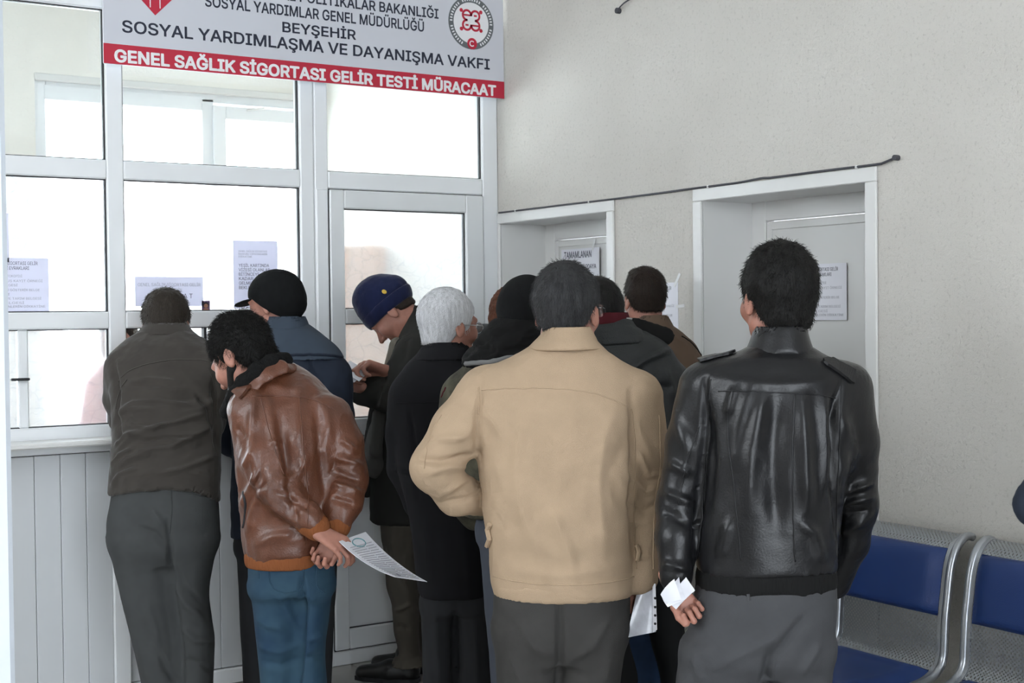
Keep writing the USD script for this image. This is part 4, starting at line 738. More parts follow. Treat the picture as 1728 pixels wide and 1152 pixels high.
# ---- man in tan jacket
p = Person('man in a tan canvas jacket with grey black hair and one arm on his hip', 3.6, 950)
p.J.add(loft(p.rows([(568, 914, 1003, .062), (584, 892, 1014, .078), (600, 866, 1036, .092), (620, 828, 1062, .106), (640, 808, 1080, .118), (680, 804, 1086, .13), (760, 806, 1085, .138), (850, 815, 1076, .138), (920, 826, 1072, .132), (975, 829, 1072, .128), (1001, 835, 1066, .124)])), 0.02)
p.limb(p.J, [(822, 664, .0, .072), (772, 725, -.02, .066), (733, 788, -.03, .060), (770, 833, .03, .052), (818, 842, .10, .043)], 0.04)
p.limb(p.J, [(1074, 672, .0, .072), (1086, 750, .01, .062), (1083, 845, .02, .051), (1082, 905, .0, .047), (1083, 976, -.02, .041)], 0.035)
jm = garment(p, p.J, [([(812, 640), (806, 700), (806, 770), (812, 850)], 6, -.009), ([(1064, 660), (1070, 750), (1068, 850), (1072, 950)], 6, -.010), ([(700, 775), (750, 778), (802, 768)], 6, -.009), ([(880, 700), (870, 800), (900, 930)], 10, .005), ([(1020, 720), (1010, 820), (1020, 930)], 9, .005), ([(930, 860), (960, 930), (970, 980)], 9, .005), ([(715, 760), (740, 740), (790, 735)], 6, .006), ([(1075, 760), (1095, 800), (1112, 800)], 5, .007), ([(715, 800), (760, 786), (800, 790)], 7, .006), ([(745, 835), (780, 812), (812, 800)], 6, .005), ([(740, 850), (790, 840), (815, 830)], 5, -.004), ([(740, 740), (770, 700), (800, 660)], 9, -.004), ([(760, 750), (800, 720)], 8, .004),
    ([(1060, 800), (1090, 830), (1110, 820)], 6, .005), ([(1060, 845), (1090, 862), (1112, 845)], 6, -.005), ([(1062, 880), (1100, 885)], 6, .004), ([(1060, 700), (1085, 740), (1100, 780)], 8, .005), ([(1065, 940), (1100, 935)], 6, .004), ([(1040, 690), (1000, 780), (985, 860)], 14, .004), ([(1060, 730), (1030, 800), (1060, 880)], 10, -.004), ([(830, 760), (860, 830), (900, 900)], 16, .004), ([(840, 900), (940, 930), (1040, 900)], 16, .004), ([(850, 960), (950, 972), (1050, 955)], 9, .003), ([(880, 780), (950, 840), (1030, 780)], 22, -.004), ([(820, 690), (850, 740)], 9, .004)], 5, .006, 6, 1, .0035)
j = p.t.part('canvas_jacket', world(jm), TAN, True)
j.part('collar', world(shell(p.rows([(590, 887, 1018, .108, -.002), (580, 896, 1011, .103, .003), (566, 910, 1004, .094, .010), (551, 921, 996, .086, .016)]), .014)), TAN, True)
j.part('hem_band', world(band(p.rows([(974, 830, 1071, .127), (986, 831, 1070, .126), (1004, 836, 1066, .123)]), .0015)), TAN, True)
for s in ([(812, 658), (860, 655), (930, 655), (1000, 663), (1058, 686)], [(808, 654), (808, 700)], [(1066, 690), (1072, 760), (1070, 880), (1074, 960)], [(745, 700), (725, 740), (716, 790)], [(832, 972), (880, 982), (950, 987), (1020, 983), (1070, 973)], [(1112, 700), (1114, 780), (1104, 860), (1102, 960)]): j.part('seam', seam(jm, s), TAN, True)
j.part('side_tab', world(tube(on_surface(jm, [(829, 884), (826, 892), (829, 908), (826, 920)], .006)[0], .007, 6)), TAN); j.part('side_tab', world(tube(on_surface(jm, [(1075, 918), (1078, 930), (1075, 945)], .006)[0], .006, 6)), TAN)
p.legs([(1052, 834, 954, .105), (1152, 838, 947, .09), (1330, 852, 936, .075), (1480, 858, 934, .068)], [(1052, 942, 1060, .105), (1152, 946, 1047, .09), (1330, 946, 1032, .075), (1480, 948, 1026, .068)], [(962, 838, 1062, .112), (1010, 833, 1064, .12), (1065, 834, 1059, .12), (1110, 862, 1030, .10)])
trouser(p, P8T, [([(945, 1010), (945, 1060), (944, 1200)], 6, -.010), ([(870, 1040), (900, 1090), (935, 1110)], 8, .005), ([(1030, 1040), (1000, 1090), (960, 1115)], 8, .005), ([(860, 1100), (880, 1152)], 8, .004), ([(1030, 1100), (1020, 1152)], 8, .004)])
p.head(957, 527, .05, yaw=-20, pitch=2, jaw=1.02)
p.hair(hairfn(th=(.010, .012, .013), tuft=.004, tscale=60, low=-.036), H_GREY, 5200, .015, .0006, .28, .3, smaterial=H_SALT if False else H_GREY)
q = p.at(1085, 981, .0); p.skin.append(placed(hand_mesh(22, 10, 3, side=-1), frame((.05, .25, -.97), (-.45, -.9, 0)), q, .78)); p.limb(p.J, [(1083, 966, -.02, .03), (1085, 984, .0, .024)])
p.body(); p.shoes([(p.at(895, 1500)[0], 0), (p.at(992, 1500)[0], .03)], SHOE)
gl = p.t.part('glasses', world(tube([p.at(1002, 522, .02), p.at(1010, 519, .07), p.at(1014, 519, .10)], .0016, 6)), ZIP, label='thin metal glasses'); gl.part('lens', world(placed(trimesh.creation.cylinder(.018, .001), rot(-13) @ frame((0, 1, 0), (0, 0, 1)), p.at(1011, 524, .115))), LENS)
ds = thing('document_sleeve', 'clear plastic document sleeve with punched edge in the tan jacketed man\'s right hand', 'document sleeve', to_world(p.at(1083, 1030, -.07)))
SL = mat('plastic_sleeve', (0.42, 0.43, 0.48), 0.25, 0.6, coat=0.5, coat_rough=0.1, var=0.25, var_scale=16)
g, GP, GN = quad_sheet([p.at(1076, 994, -.030), p.at(1104, 984, -.040), p.at(1107, 1066, -.060), p.at(1057, 1076, -.055)], 12, .0015, -.004, 0); ds.part('sheet', world(g), SL, 40)
g2, _, _ = quad_sheet([p.at(1101, 986, -.047), p.at(1106, 984, -.049), p.at(1109, 1062, -.068), p.at(1102, 1067, -.067)], 6, .001, 0); ds.part('punched_strip', world(g2), PAPER, 40)
for py in (1009, 1024, 1038, 1052): ds.part('punch_hole', world(placed(trimesh.creation.cylinder(.0032, .002), frame((0, 1, 0), (0, 0, 1)), p.at(1105.5, py, -.054 - (py - 1000) * .00022))), GASKET)

# ---- man leaning on the counter, grey brown fleece
p = Person('man in a brown grey fleece jacket leaning on the service counter at the left', 5.0, 280)
p.J.add(loft(p.rows([(552, 244, 316, .058, .29), (562, 230, 330, .078, .27), (574, 212, 346, .095, .25), (590, 196, 361, .110, .23), (612, 188, 369, .122, .20), (650, 188, 371, .132, .16), (700, 191, 371, .137, .11), (760, 190, 371, .133, .06), (805, 187, 370, .127, .02), (850, 184, 369, .122, 0)])), 0.02)
p.limb(p.J, [(210, 626, .19, .072), (203, 672, .20, .060), (211, 712, .22, .050), (240, 716, .40, .044)], 0.03)
p.limb(p.J, [(350, 630, .17, .074), (357, 680, .17, .062), (352, 716, .19, .055), (318, 720, .38, .044)], 0.03)
hx = [p.at(a, b) for a, b in ((170, 838), (184, 836), (215, 827), (250, 821), (300, 819), (335, 824), (356, 835), (369, 850), (390, 862))]
p.J.keep(lambda P: np.interp(P[..., 0], [q[0] for q in hx], [q[2] for q in hx]) - P[..., 2])
jm = garment(p, p.J, [([(192, 610), (198, 660), (196, 700), (205, 745)], 4, -.012), ([(205, 690), (225, 678), (270, 676), (330, 684)], 4, .009), ([(214, 712), (250, 722), (300, 712), (350, 696)], 4, .009), ([(196, 752), (214, 735), (232, 728)], 4, .013), ([(190, 790), (205, 768), (225, 756)], 4, .014), ([(188, 822), (204, 800), (232, 790)], 4, .010), ([(235, 760), (290, 755), (350, 725)], 4, .008), ([(270, 800), (310, 790), (362, 770)], 5, .008), ([(220, 645), (250, 640), (300, 645)], 5, .007), ([(330, 660), (352, 690), (360, 730)], 4, -.009), ([(240, 745), (275, 738), (330, 738)], 3, -.008), ([(360, 640), (366, 700), (366, 760)], 5, -.012), ([(195, 700), (215, 690), (260, 690)], 5, .008), ([(200, 720), (230, 735), (300, 740)], 6, .006), ([(195, 765), (225, 735), (280, 715)], 5, .009), ([(188, 800), (215, 775), (250, 762)], 6, .010), ([(205, 650), (250, 660), (320, 655)], 6, .005), ([(205, 672), (260, 680), (340, 672)], 6, -.005), ([(290, 750), (330, 730), (365, 715)], 7, .006), ([(240, 775), (300, 770), (360, 745)], 7, -.005), ([(200, 810), (260, 795), (350, 800)], 7, .005), ([(210, 700), (230, 715), (280, 722)], 4, -.006), ([(300, 700), (340, 690), (366, 672)], 6, .006)], 8, .007, 7, 1, .005)
j = p.t.part('fleece_jacket', world(jm), FLEECE, True)
j.part('collar', world(shell(p.rows([(564, 230, 330, .090, .27), (550, 242, 318, .084, .29), (538, 249, 311, .078, .31)]), .010)), FLEECE, True)
for s in ([(200, 644), (218, 626), (255, 613), (300, 607), (340, 607), (364, 618)], [(214, 640), (202, 660), (196, 690)], [(352, 622), (364, 660), (366, 700)]): j.part('seam', seam(jm, s, .0026), FLEECE, True)
p.legs([(908, 186, 286, .105), (960, 195, 291, .092), (1000, 205, 294, .086), (1080, 224, 304, .08), (1152, 240, 309, .078), (1222, 246, 310, .075)], [(908, 276, 366, .105), (960, 284, 357, .092), (1000, 289, 352, .086), (1040, 295, 356, .082), (1080, 299, 361, .08), (1152, 303, 359, .078), (1222, 304, 358, .075)], [(800, 200, 354, .085), (850, 186, 368, .112), (885, 181, 370, .126), (918, 187, 366, .12), (950, 214, 338, .09)])
tr = trouser(p, GREYT2, [([(284, 880), (287, 940), (292, 1010), (304, 1090), (308, 1152)], 5, -.014), ([(236, 890), (262, 900), (282, 925)], 5, -.008), ([(258, 860), (275, 890)], 5, .006), ([(295, 985), (315, 1020), (345, 1050)], 6, .009), ([(298, 955), (310, 985), (345, 1020)], 5, -.007), ([(305, 1060), (330, 1080), (358, 1085)], 5, .008), ([(260, 1090), (280, 1130), (300, 1152)], 6, -.007), ([(240, 1000), (262, 1060), (270, 1130)], 6, .004), ([(310, 1110), (340, 1120), (360, 1135)], 5, -.007)])
for s in ([(205, 834), (238, 828)], [(318, 832), (346, 838)]): tr.part('pocket', seam(p.trm, s, .0025), GREYT2, True)
tr.part('seam', seam(p.trm, [(288, 824), (290, 860), (286, 900)], .002), GREYT2, True)
p.head(280, 548, .35, pitch=28, scale=1.04)
p.hair(hairfn(th=(.011, .012, .013), tuft=.004, tscale=60, low=0.012), H_TIP, 3500, .014, .0009, .3, .35)
for px, sd, dx in ((250, 1, .25), (312, -1, -.25)): p.skin.append(placed(hand_mesh(25, 35, 4, side=sd, cell=.0045), frame((dx, .95, .05), (0, 0, -1)), p.at(px, 726, .41)))
p.body(); p.shoes([(p.at(280, 1200)[0], .0), (p.at(332, 1200)[0], .05)], SHOE)

# ---- man in brown leather, bowed, hands behind his back
p = Person('bowed man in a glossy brown leather jacket and jeans with hands behind his back', 4.05, 490)
p.J.add(loft(p.rows([(612, 436, 490, .060, .10), (624, 420, 508, .080, .08), (640, 408, 530, .098, .06), (660, 401, 550, .112, .05), (692, 397, 570, .128, .03), (740, 398, 578, .138, 0), (800, 402, 577, .142), (860, 409, 571, .142), (905, 413, 564, .138), (934, 416, 557, .134)])), 0.02)
p.limb(p.J, [(424, 690, -.05, .066), (447, 770, -.10, .058), (474, 832, -.14, .053), (516, 874, -.17, .043), (530, 886, -.17, .038)], 0.035)
p.limb(p.J, [(552, 702, .0, .068), (578, 752, -.01, .060), (588, 806, -.03, .055), (580, 850, -.08, .047), (572, 872, -.10, .042)], 0.035)
jm = garment(p, p.J, [([(428, 660), (424, 730), (432, 800), (452, 860)], 7, .007), ([(470, 700), (482, 770), (492, 840), (500, 900)], 8, -.009), ([(452, 680), (462, 740), (480, 800)], 8, .006), ([(500, 650), (505, 730), (515, 820)], 12, .005), ([(535, 680), (540, 760), (550, 840)], 8, -.007), ([(520, 640), (545, 690), (560, 740)], 9, .005), ([(405, 860), (425, 820), (440, 790)], 6, .009), ([(418, 900), (430, 850), (450, 820)], 6, .008), ([(410, 790), (425, 760)], 5, .006), ([(430, 920), (460, 905), (500, 900)], 8, .006), ([(480, 860), (520, 900), (535, 915)], 6, -.007), ([(455, 850), (490, 875), (520, 895)], 6, .008), ([(460, 830), (500, 845), (530, 862)], 5, -.006), ([(470, 812), (500, 800), (520, 770)], 7, .006), ([(575, 740), (600, 760)], 5, .007), ([(565, 770), (610, 785)], 5, .008), ([(562, 795), (612, 812)], 5, -.007), ([(560, 815), (610, 832)], 5, .008), ([(558, 840), (600, 852)], 5, -.006), ([(440, 640), (480, 660), (520, 655)], 9, .004), ([(398, 720), (412, 740)], 5, -.006), ([(455, 750), (470, 745)], 5, .006)], 11, .006, 8, 1, .006)
j = p.t.part('leather_jacket', world(jm), BRN_LEATHER, True)
F = Field(.006); fc = [p.at(406, 670, -.055), p.at(426, 648, -.066), p.at(450, 630, -.060), p.at(474, 619, -.035), p.at(490, 622, .02)]
for u, v in zip(fc, fc[1:]): F.add(cone(u, v, .021, .021, (.1, -1, .6), .36), .01)
j.part('collar', world(F.mesh(smooth=2)), BRN_LEATHER, True)
F = Field(.006); fc = [p.at(384, 694, .02), p.at(396, 668, -.03), p.at(412, 646, -.055), p.at(434, 626, -.05), p.at(458, 612, -.02), p.at(478, 608, .04), p.at(470, 612, .14), p.at(430, 632, .20)]
for u, v in zip(fc, fc[1:]): F.add(cone(u, v, .024, .024), .015)
j.part('fleece_collar', world(rumple(F.mesh(smooth=2), .004, 45, 8)), FUR, True)
j.part('hem_band', world(band(p.rows([(926, 416, 559, .134), (938, 415, 557, .133), (950, 417, 554, .130)]), .002)), RIB_BRN, True)
for a, b in (((522, 879, -.17), (534, 889, -.175)), ((575, 862, -.093), (569, 887, -.112))): j.part('cuff', world(Field(.006).add(cone(p.at(*a), p.at(*b), .043, .040)).mesh(smooth=1)), RIB_BRN, True)
for s in ([(425, 668), (470, 668), (520, 672), (560, 690)], [(505, 670), (512, 760), (520, 850), (515, 920)], [(440, 672), (458, 740), (478, 800)]): j.part('seam', seam(jm, s, .002), BRN_LEATHER, True)
j.part('epaulette', strap(jm, (399, 668), (424, 646), .022, .008), BRN_LEATHER); j.part('pocket_zip', seam(jm, [(410, 830), (414, 855), (410, 890)], .004), GASKET, True)
p.legs([(985, 423, 516, .105), (1060, 431, 509, .088), (1152, 441, 503, .08), (1380, 446, 500, .072)], [(985, 506, 562, .105), (1040, 507, 554, .092), (1100, 503, 548, .085), (1152, 500, 551, .08), (1380, 498, 552, .072)], [(916, 424, 556, .11), (950, 420, 564, .12), (995, 423, 562, .12)])
tr = trouser(p, DENIM, [([(510, 975), (512, 1030), (508, 1090), (503, 1152)], 5, -.014), ([(470, 1005), (490, 1040), (508, 1060)], 6, .006), ([(430, 1040), (450, 1055), (480, 1060)], 6, .005), ([(438, 1090), (470, 1100), (500, 1090)], 6, .007), ([(440, 1115), (475, 1122), (503, 1110)], 6, -.006), ([(520, 1080), (545, 1070)], 5, .006), ([(515, 1110), (548, 1105)], 5, -.006)])
for s in ([(457, 957), (455, 975), (462, 992), (485, 1000), (508, 992), (512, 962)], [(436, 952), (438, 975)], [(535, 955), (534, 985), (548, 1000)], [(512, 960), (511, 985)]): tr.part('stitched_pocket', seam(p.trm, s, .0022), DENIM, True)
p.head(411, 603, .13, yaw=60, pitch=36, roll=0)
p.hair(hairfn(th=(.003, .006, .020), tuft=.008, tscale=50, low=0.012, front=.012), H_BLK, 8000, .020, .0008, .8, .5, smaterial=H_BLK)
p.t.part('beard', world(p.on_head(Field(.005).add(cone((-.056, .010, -.035), (-.030, .066, -.085), .024, .026), .01).add(cone((.056, .010, -.035), (.030, .066, -.085), .024, .026), .01).add(cone((-.03, .068, -.092), (.03, .068, -.092), .024, .024), .01).mesh(smooth=1))), H_BLK, True) if True else None
p.skin.append(placed(hand_mesh(38, 20, 3, side=-1), frame((.80, -.12, -.45), (-.25, .55, -.8)), p.at(538, 897, -.19), .86)); p.skin.append(placed(hand_mesh(60, 25, 2, side=1), frame((-.38, -.05, -.92), (-.35, -.9, .2)), p.at(567, 896, -.105), .86))
p.limb(p.J, [(530, 880, -.17, .027), (541, 890, -.185, .023)]); p.limb(p.J, [(570, 868, -.10, .027), (567, 896, -.105, .023)]); p.body(); p.shoes([(p.at(470, 1400)[0], 0), (p.at(525, 1400)[0], .04)], SHOE, 35)
fm = thing('application_form', 'large printed form held behind the back of the brown leather jacketed man', 'form', to_world(p.at(640, 935, -.2)))
CCN = [p.at(572, 913, -.22), p.at(617, 897, -.04), p.at(721, 981, -.22), p.at(667, 973, -.38)]
g, GP, GN = quad_sheet(CCN, 14, .0012, .012, 1); fm.part('sheet', world(g), PAPER, 40)
def on_sheet(u, w): a = np.array([u, w]) * 13; i = np.minimum(a.astype(int), 12); t = a - i; return (GP[i[0], i[1]] * (1 - t[0]) + GP[i[0] + 1, i[1]] * t[0]) * (1 - t[1]) + (GP[i[0], i[1] + 1] * (1 - t[0]) + GP[i[0] + 1, i[1] + 1] * t[0]) * t[1]
GN = GN * (1 if GN[2] > 0 else -1)
for k, w in enumerate(np.linspace(.16, .93, 19)):
    for u0, u1 in (((.12, .55), (.60, .88)) if k % 4 else ((.12, .88),)): fm.part('printed_line', world(tube([on_sheet(u, w) + GN * (.0012 if GN @ (CCN[0] * 0 + [0, 0, 1]) > 0 else .0012) for u in np.linspace(u0, u1, 5)], .0011, 4)), INK2)
fm.part('stamp', world(tube([on_sheet(.5 + .2 * math.cos(a), .12 + .07 * math.sin(a)) + GN * .0014 for a in np.linspace(0, 2 * np.pi, 20)], .0018, 4)), mat('teal_print', (0.15, 0.30, 0.33), 0.8)); fm.part('handwriting', world(tube([on_sheet(.30 + .02 * math.sin(7 * t), .86 + .06 * t) + GN * .0015 for t in np.linspace(0, 1, 12)], .0018, 4)), INK)

# ---- man in dark peaked cap and navy coat
p = Person('man in a dark peaked cap and blue grey coat standing at the service window', 5.3, 485)
p.J.add(loft(p.rows([(546, 456, 514, .062, .08), (556, 444, 528, .080, .06), (572, 420, 548, .096, .05), (592, 402, 568, .112, .04), (612, 394, 576, .122, .03), (680, 391, 580, .130), (760, 392, 582, .135), (850, 391, 580, .135), (905, 390, 578, .132)])), 0.02)
p.limb(p.J, [(408, 632, .05, .072), (392, 700, .08, .062), (390, 742, .12, .058), (405, 758, .33, .045)], 0.03); p.limb(p.J, [(564, 632, .02, .07), (570, 700, .06, .060), (566, 740, .12, .055), (536, 752, .34, .045)], 0.03)
jm = garment(p, p.J, [([(520, 600), (540, 640), (550, 690)], 7, -.006), ([(400, 700), (375, 730)], 6, .006)], 15, .006, 7, 1, .003); j = p.t.part('coat', world(jm), NAVY, True)
F = Field(.009).add(loft([(z, a, b, w + .012, t + .012) for z, a, b, w, t in p.rows([(546, 456, 514, .062, .08), (556, 444, 528, .080, .06), (572, 420, 548, .096, .05), (592, 402, 568, .112, .04), (606, 397, 575, .120, .03)])]), .01); vm = rumple(F.mesh(), .004, 9, 4); j.part('shoulder_yoke', world(vm), NAVY2, True)
j.part('yoke_piping', seam(vm, [(425, 603), (480, 600), (530, 598), (578, 602)], .006), NAVY, True)
j.part('collar', world(rumple(shell(p.rows([(568, 438, 526, .10, .06), (552, 446, 522, .096, .07), (533, 454, 514, .09, .08)]), .012), .002, 30)), NAVY2, True)
p.legs([(920, 400, 480, .1), (1230, 415, 475, .075)], [(920, 490, 570, .1), (1230, 490, 555, .075)], [(860, 395, 575, .115), (900, 395, 575, .12), (930, 398, 572, .12)]); trouser(p, DKT, sub=0)
p.head(464, 515, .10, yaw=68, pitch=8)
F = Field(.0055).add(ball((0, -.012, .046), (.095, .116, .096)), .01).add(ball((0, -.034, .0), (.088, .100, .085)), .03).keep(lambda P: np.interp(P[..., 1], [-.2, -.08, -.02, .06, .12], [-.078, -.072, -.03, .036, .040]) - P[..., 2])
h = p.t.part('peaked_cap', world(p.on_head(rumple(F.mesh(smooth=2), .002, 40, 3))), KNIT_BLK, True); h.part('peak', world(p.on_head(Field(.005).add(ball((0, .114, .030), (.068, .062, .008), rot(0, 8)), .01).mesh(smooth=1))), KNIT_BLK, True)
for px, sd, dx in ((410, 1, .2), (525, -1, -.2)): p.skin.append(placed(hand_mesh(25, 35, 4, side=sd, cell=.0045), frame((dx, .95, .05), (0, 0, -1)), p.at(px, 762, .36)))
p.body(); p.shoes([(p.at(440, 1200)[0], 0), (p.at(520, 1200)[0], .05)], SHOE)

# ---- man in navy knit hat reading a paper, side view
p = Person('man in a navy knitted hat and open dark coat reading a slip of paper', 5.8, 690)
p.J.add(loft(p.rows([(524, 694, 722, .075), (540, 684, 728, .11), (560, 676, 734, .16), (592, 664, 738, .20), (640, 640, 738, .21), (700, 632, 737, .20), (780, 627, 735, .20), (877, 625, 733, .19)])), 0.02)
p.limb(p.J, [(696, 600, -.17, .078), (678, 662, -.22, .072), (668, 672, -.24, .068), (640, 664, -.22, .066), (612, 658, -.17, .066)], 0.03); p.limb(p.J, [(694, 612, .15, .06), (672, 685, .2, .055), (655, 655, .08, .05), (632, 632, .0, .045)], 0.03)
jm = garment(p, p.J, [([(668, 590), (660, 640), (640, 690)], 5, .012), ([(690, 560), (680, 610)], 6, -.008), ([(640, 640), (655, 660), (650, 690)], 5, .008), ([(690, 640), (672, 690)], 6, -.01)], 21, .006, 7, 1, .002); j = p.t.part('coat', world(jm), BLACKC2, True)
j.part('collar', world(rumple(shell([(z, a + .0, b, w, t) for z, a, b, w, t in p.rows([(592, 668, 740, .165), (565, 676, 738, .135), (540, 686, 732, .11), (514, 700, 726, .085)])], .014, 2.2), .003, 20)), BLACKC2, True)
j.part('lapel', world(Field(.007).add(cone(p.at(684, 585, -.15), p.at(656, 645, -.21), .045, .03, (.3, -1, 0), .35), .01).add(cone(p.at(656, 645, -.21), p.at(645, 690, -.18), .03, .02, (.3, -1, 0), .4), .02).mesh(smooth=2)), BLACKC2, True)
j.part('front_flap', world(Field(.008).add(cone(p.at(632, 690, -.10), p.at(618, 822, -.05), .025, .045, (.3, 1, 0), .5), .01).mesh(smooth=2)), BLACKC2, True)
p.t.part('vest', world(rumple(Field(.007).add(cone(p.at(656, 640, -.02), p.at(638, 780, -.12), .04, .07), .01).add(cone(p.at(640, 700, -.20), p.at(634, 760, -.19), .028, .03), .02).mesh(smooth=2), .006, 22, 3, (1, 1, .4))), mat('grey_knit_vest', (0.085, 0.083, 0.078), 0.9, 0.2, bump=(260, 0.002, 2.0), stretch=(1, 1, .1)), True)
p.t.part('scarf', world(rumple(Field(.006).add(cone(p.at(672, 584, -.07), p.at(655, 640, -.07), .04, .03), .01).mesh(smooth=2), .004, 30, 5, (1, 1, .3))), mat('striped_shirt', (0.16, 0.145, 0.12), 0.9, 0.2, bump=(60, 0.002, 1.0), stretch=(1, 1, .1), var=.3, var_scale=40), True)
p.legs([(880, 645, 706, .10, -.08), (985, 652, 704, .09, -.08), (1020, 662, 708, .088, -.07), (1060, 665, 706, .085, -.06), (1096, 672, 708, .078, -.05)], [(880, 662, 728, .1, .08), (985, 668, 724, .085, .1), (1100, 674, 722, .08, .1)], [(820, 640, 728, .16), (880, 644, 726, .16), (905, 646, 724, .15)])
trouser(p, TAUPE, [([(660, 890), (668, 960), (690, 1000)], 5, .008), ([(668, 1030), (690, 1020), (705, 1035)], 4, .01), ([(668, 1055), (690, 1062)], 4, -.01)], sub=1)
p.head(664, 528, -.01, yaw=82, pitch=54, scale=1.06, nose=1.6)
p.hair(hairfn(th=(.002, .001, .003), tuft=.0, low=-.035), H_BRN, 500, .004, .0009, .2, .3)
F = Field(.0055).add(ball((0, -.014, .052), (.092, .120, .100)), .01).add(ball((0, .0, .125), (.070, .075, .055)), .05).keep(lambda P: np.interp(P[..., 1], [-.15, .10], [-.032, .034]) - P[..., 2])
hm_ = rumple(F.mesh(smooth=2), .007, 16, 9); h = p.t.part('knit_hat', world(p.on_head(hm_)), KNIT_NAVY, True)
h.part('turned_brim', world(p.on_head(Field(.0055).add(ball((0, -.014, .048), (.097, .125, .100)), .01).keep(lambda P: np.interp(P[..., 1], [-.15, .10], [-.036, .030]) - P[..., 2]).keep(lambda P: P[..., 2] - np.interp(P[..., 1], [-.15, .10], [.016, .082])).mesh(smooth=2))), KNIT_NAVY, True)
h.part('badge', world(p.on_head(placed(hull([(.008 * math.cos(a), .011 * math.sin(a), z) for a in np.linspace(0, 6.28, 12) for z in (0, .004)]), frame((-1, -.4, .2), (0, 0, 1)), np.array([-.086, -.058, .062])))), GOLD, label='small gold badge')
p.skin.append(placed(hand_mesh(40, 35, 3, side=-1), frame((-.75, .1, .18), (.15, .5, .85)), p.at(614, 656, -.24), 1.15)); p.skin.append(placed(hand_mesh(66, 10, 2, side=1), frame((-.72, -.35, .25), (.1, -.3, -.9)), p.at(652, 627, -.22), 1.2))
p.limb(p.J, [(640, 662, -.22, .03), (614, 656, -.24, .026)]); p.body(); p.shoes([(p.at(682, 1100)[0] - .02, -.06), (p.at(694, 1100)[0], .10)], SHOE, 76)
sl = thing('paper_slip', 'small folded slip of paper held by the man in the navy knitted hat', 'paper', to_world(p.at(598, 630, -.3)))
sl.part('slip', world(quad_sheet([p.at(577, 626, -.33), p.at(590, 608, -.22), p.at(622, 626, -.24), p.at(606, 643, -.36)], 6, .0015, .003)[0]), PAPER, 40); sl.part('slip_fold', world(quad_sheet([p.at(577, 628, -.345), p.at(586, 621, -.31), p.at(604, 639, -.33), p.at(597, 645, -.37)], 6, .0015, .003)[0]), PAPER, 40)

# ---- white haired man with glasses
p = Person('white haired man with glasses in a long black overcoat, head turned right', 4.75, 765)
p.J.add(loft(p.rows([(584, 718, 786, .062), (598, 702, 802, .082), (618, 683, 815, .10), (645, 670, 824, .118), (690, 664, 830, .132), (760, 668, 834, .14), (820, 680, 834, .142), (880, 692, 833, .143), (940, 700, 831, .145), (999, 707, 829, .146)])), 0.02)
p.limb(p.J, [(690, 668, .0, .068), (680, 730, .02, .059), (680, 790, .04, .054), (704, 850, .10, .047), (722, 880, .16, .042)], 0.035); p.limb(p.J, [(812, 668, .0, .066), (816, 760, .03, .055), (808, 850, .14, .045)], 0.03)
jm = garment(p, p.J, [([(690, 690), (700, 760), (706, 840)], 5, -.008), ([(660, 790), (690, 800)], 5, .006), ([(720, 880), (730, 990)], 9, .006), ([(780, 880), (790, 990)], 9, .005)], 25, .005, 6, 1, .0015); j = p.t.part('overcoat', world(jm), BLACKC, True)
j.part('collar', world(shell(p.rows([(606, 696, 808, .102), (592, 706, 796, .093), (576, 716, 786, .086)]), .009)), BLACKC, True); j.part('seam', seam(jm, [(668, 680), (720, 679), (790, 682)], .0022), BLACKC, True)
p.legs([(1010, 711, 776, .11), (1152, 713, 769, .09), (1262, 715, 765, .08)], [(1010, 764, 834, .11), (1152, 771, 836, .09), (1262, 772, 830, .08)], [(940, 714, 826, .115), (1000, 710, 832, .13), (1025, 711, 834, .125)]); trouser(p, DKT, [([(768, 1030), (769, 1152)], 6, -.012), ([(735, 1030), (740, 1152)], 6, .005), ([(800, 1040), (806, 1152)], 6, .005)])
p.head(757, 551, .01, yaw=-50, pitch=4)
p.hair(hairfn(th=(.010, .013, .013), tuft=.002, tscale=26, low=-.018, front=.016), H_WHT, 7000, .016, .0007, .03, .07, crown=(0, .09, .10), comb=(0, -.10, -.06))
E_ = p.R @ np.array([.084, -.004, .006]) + p.ho; G1 = p.R @ np.array([.072, .098, .006]) + p.ho; gl = p.t.part('glasses', world(tube([E_, p.R @ np.array([.079, .05, .008]) + p.ho, G1], .0018, 6)), ZIP, True, label='thin metal glasses')
for sx_ in (.034, -.034):
    c = np.array([sx_, .108, .001]); gl.part('lens_rim', world(p.on_head(tube([c + [.024 * math.cos(a), 0, .018 * math.sin(a)] for a in np.linspace(0, 2 * np.pi, 25)], .0013, 6))), ZIP, True); gl.part('lens', world(p.on_head(placed(hull([(.023 * math.cos(a), .017 * math.sin(a), z) for a in np.linspace(0, 6.28, 20) for z in (0, .0015)]), frame((0, 1, 0), (0, 0, 1)), c))), LENS)
p.body(); p.shoes([(p.at(740, 1270)[0], 0), (p.at(802, 1270)[0], .03)], SHOE, -20)

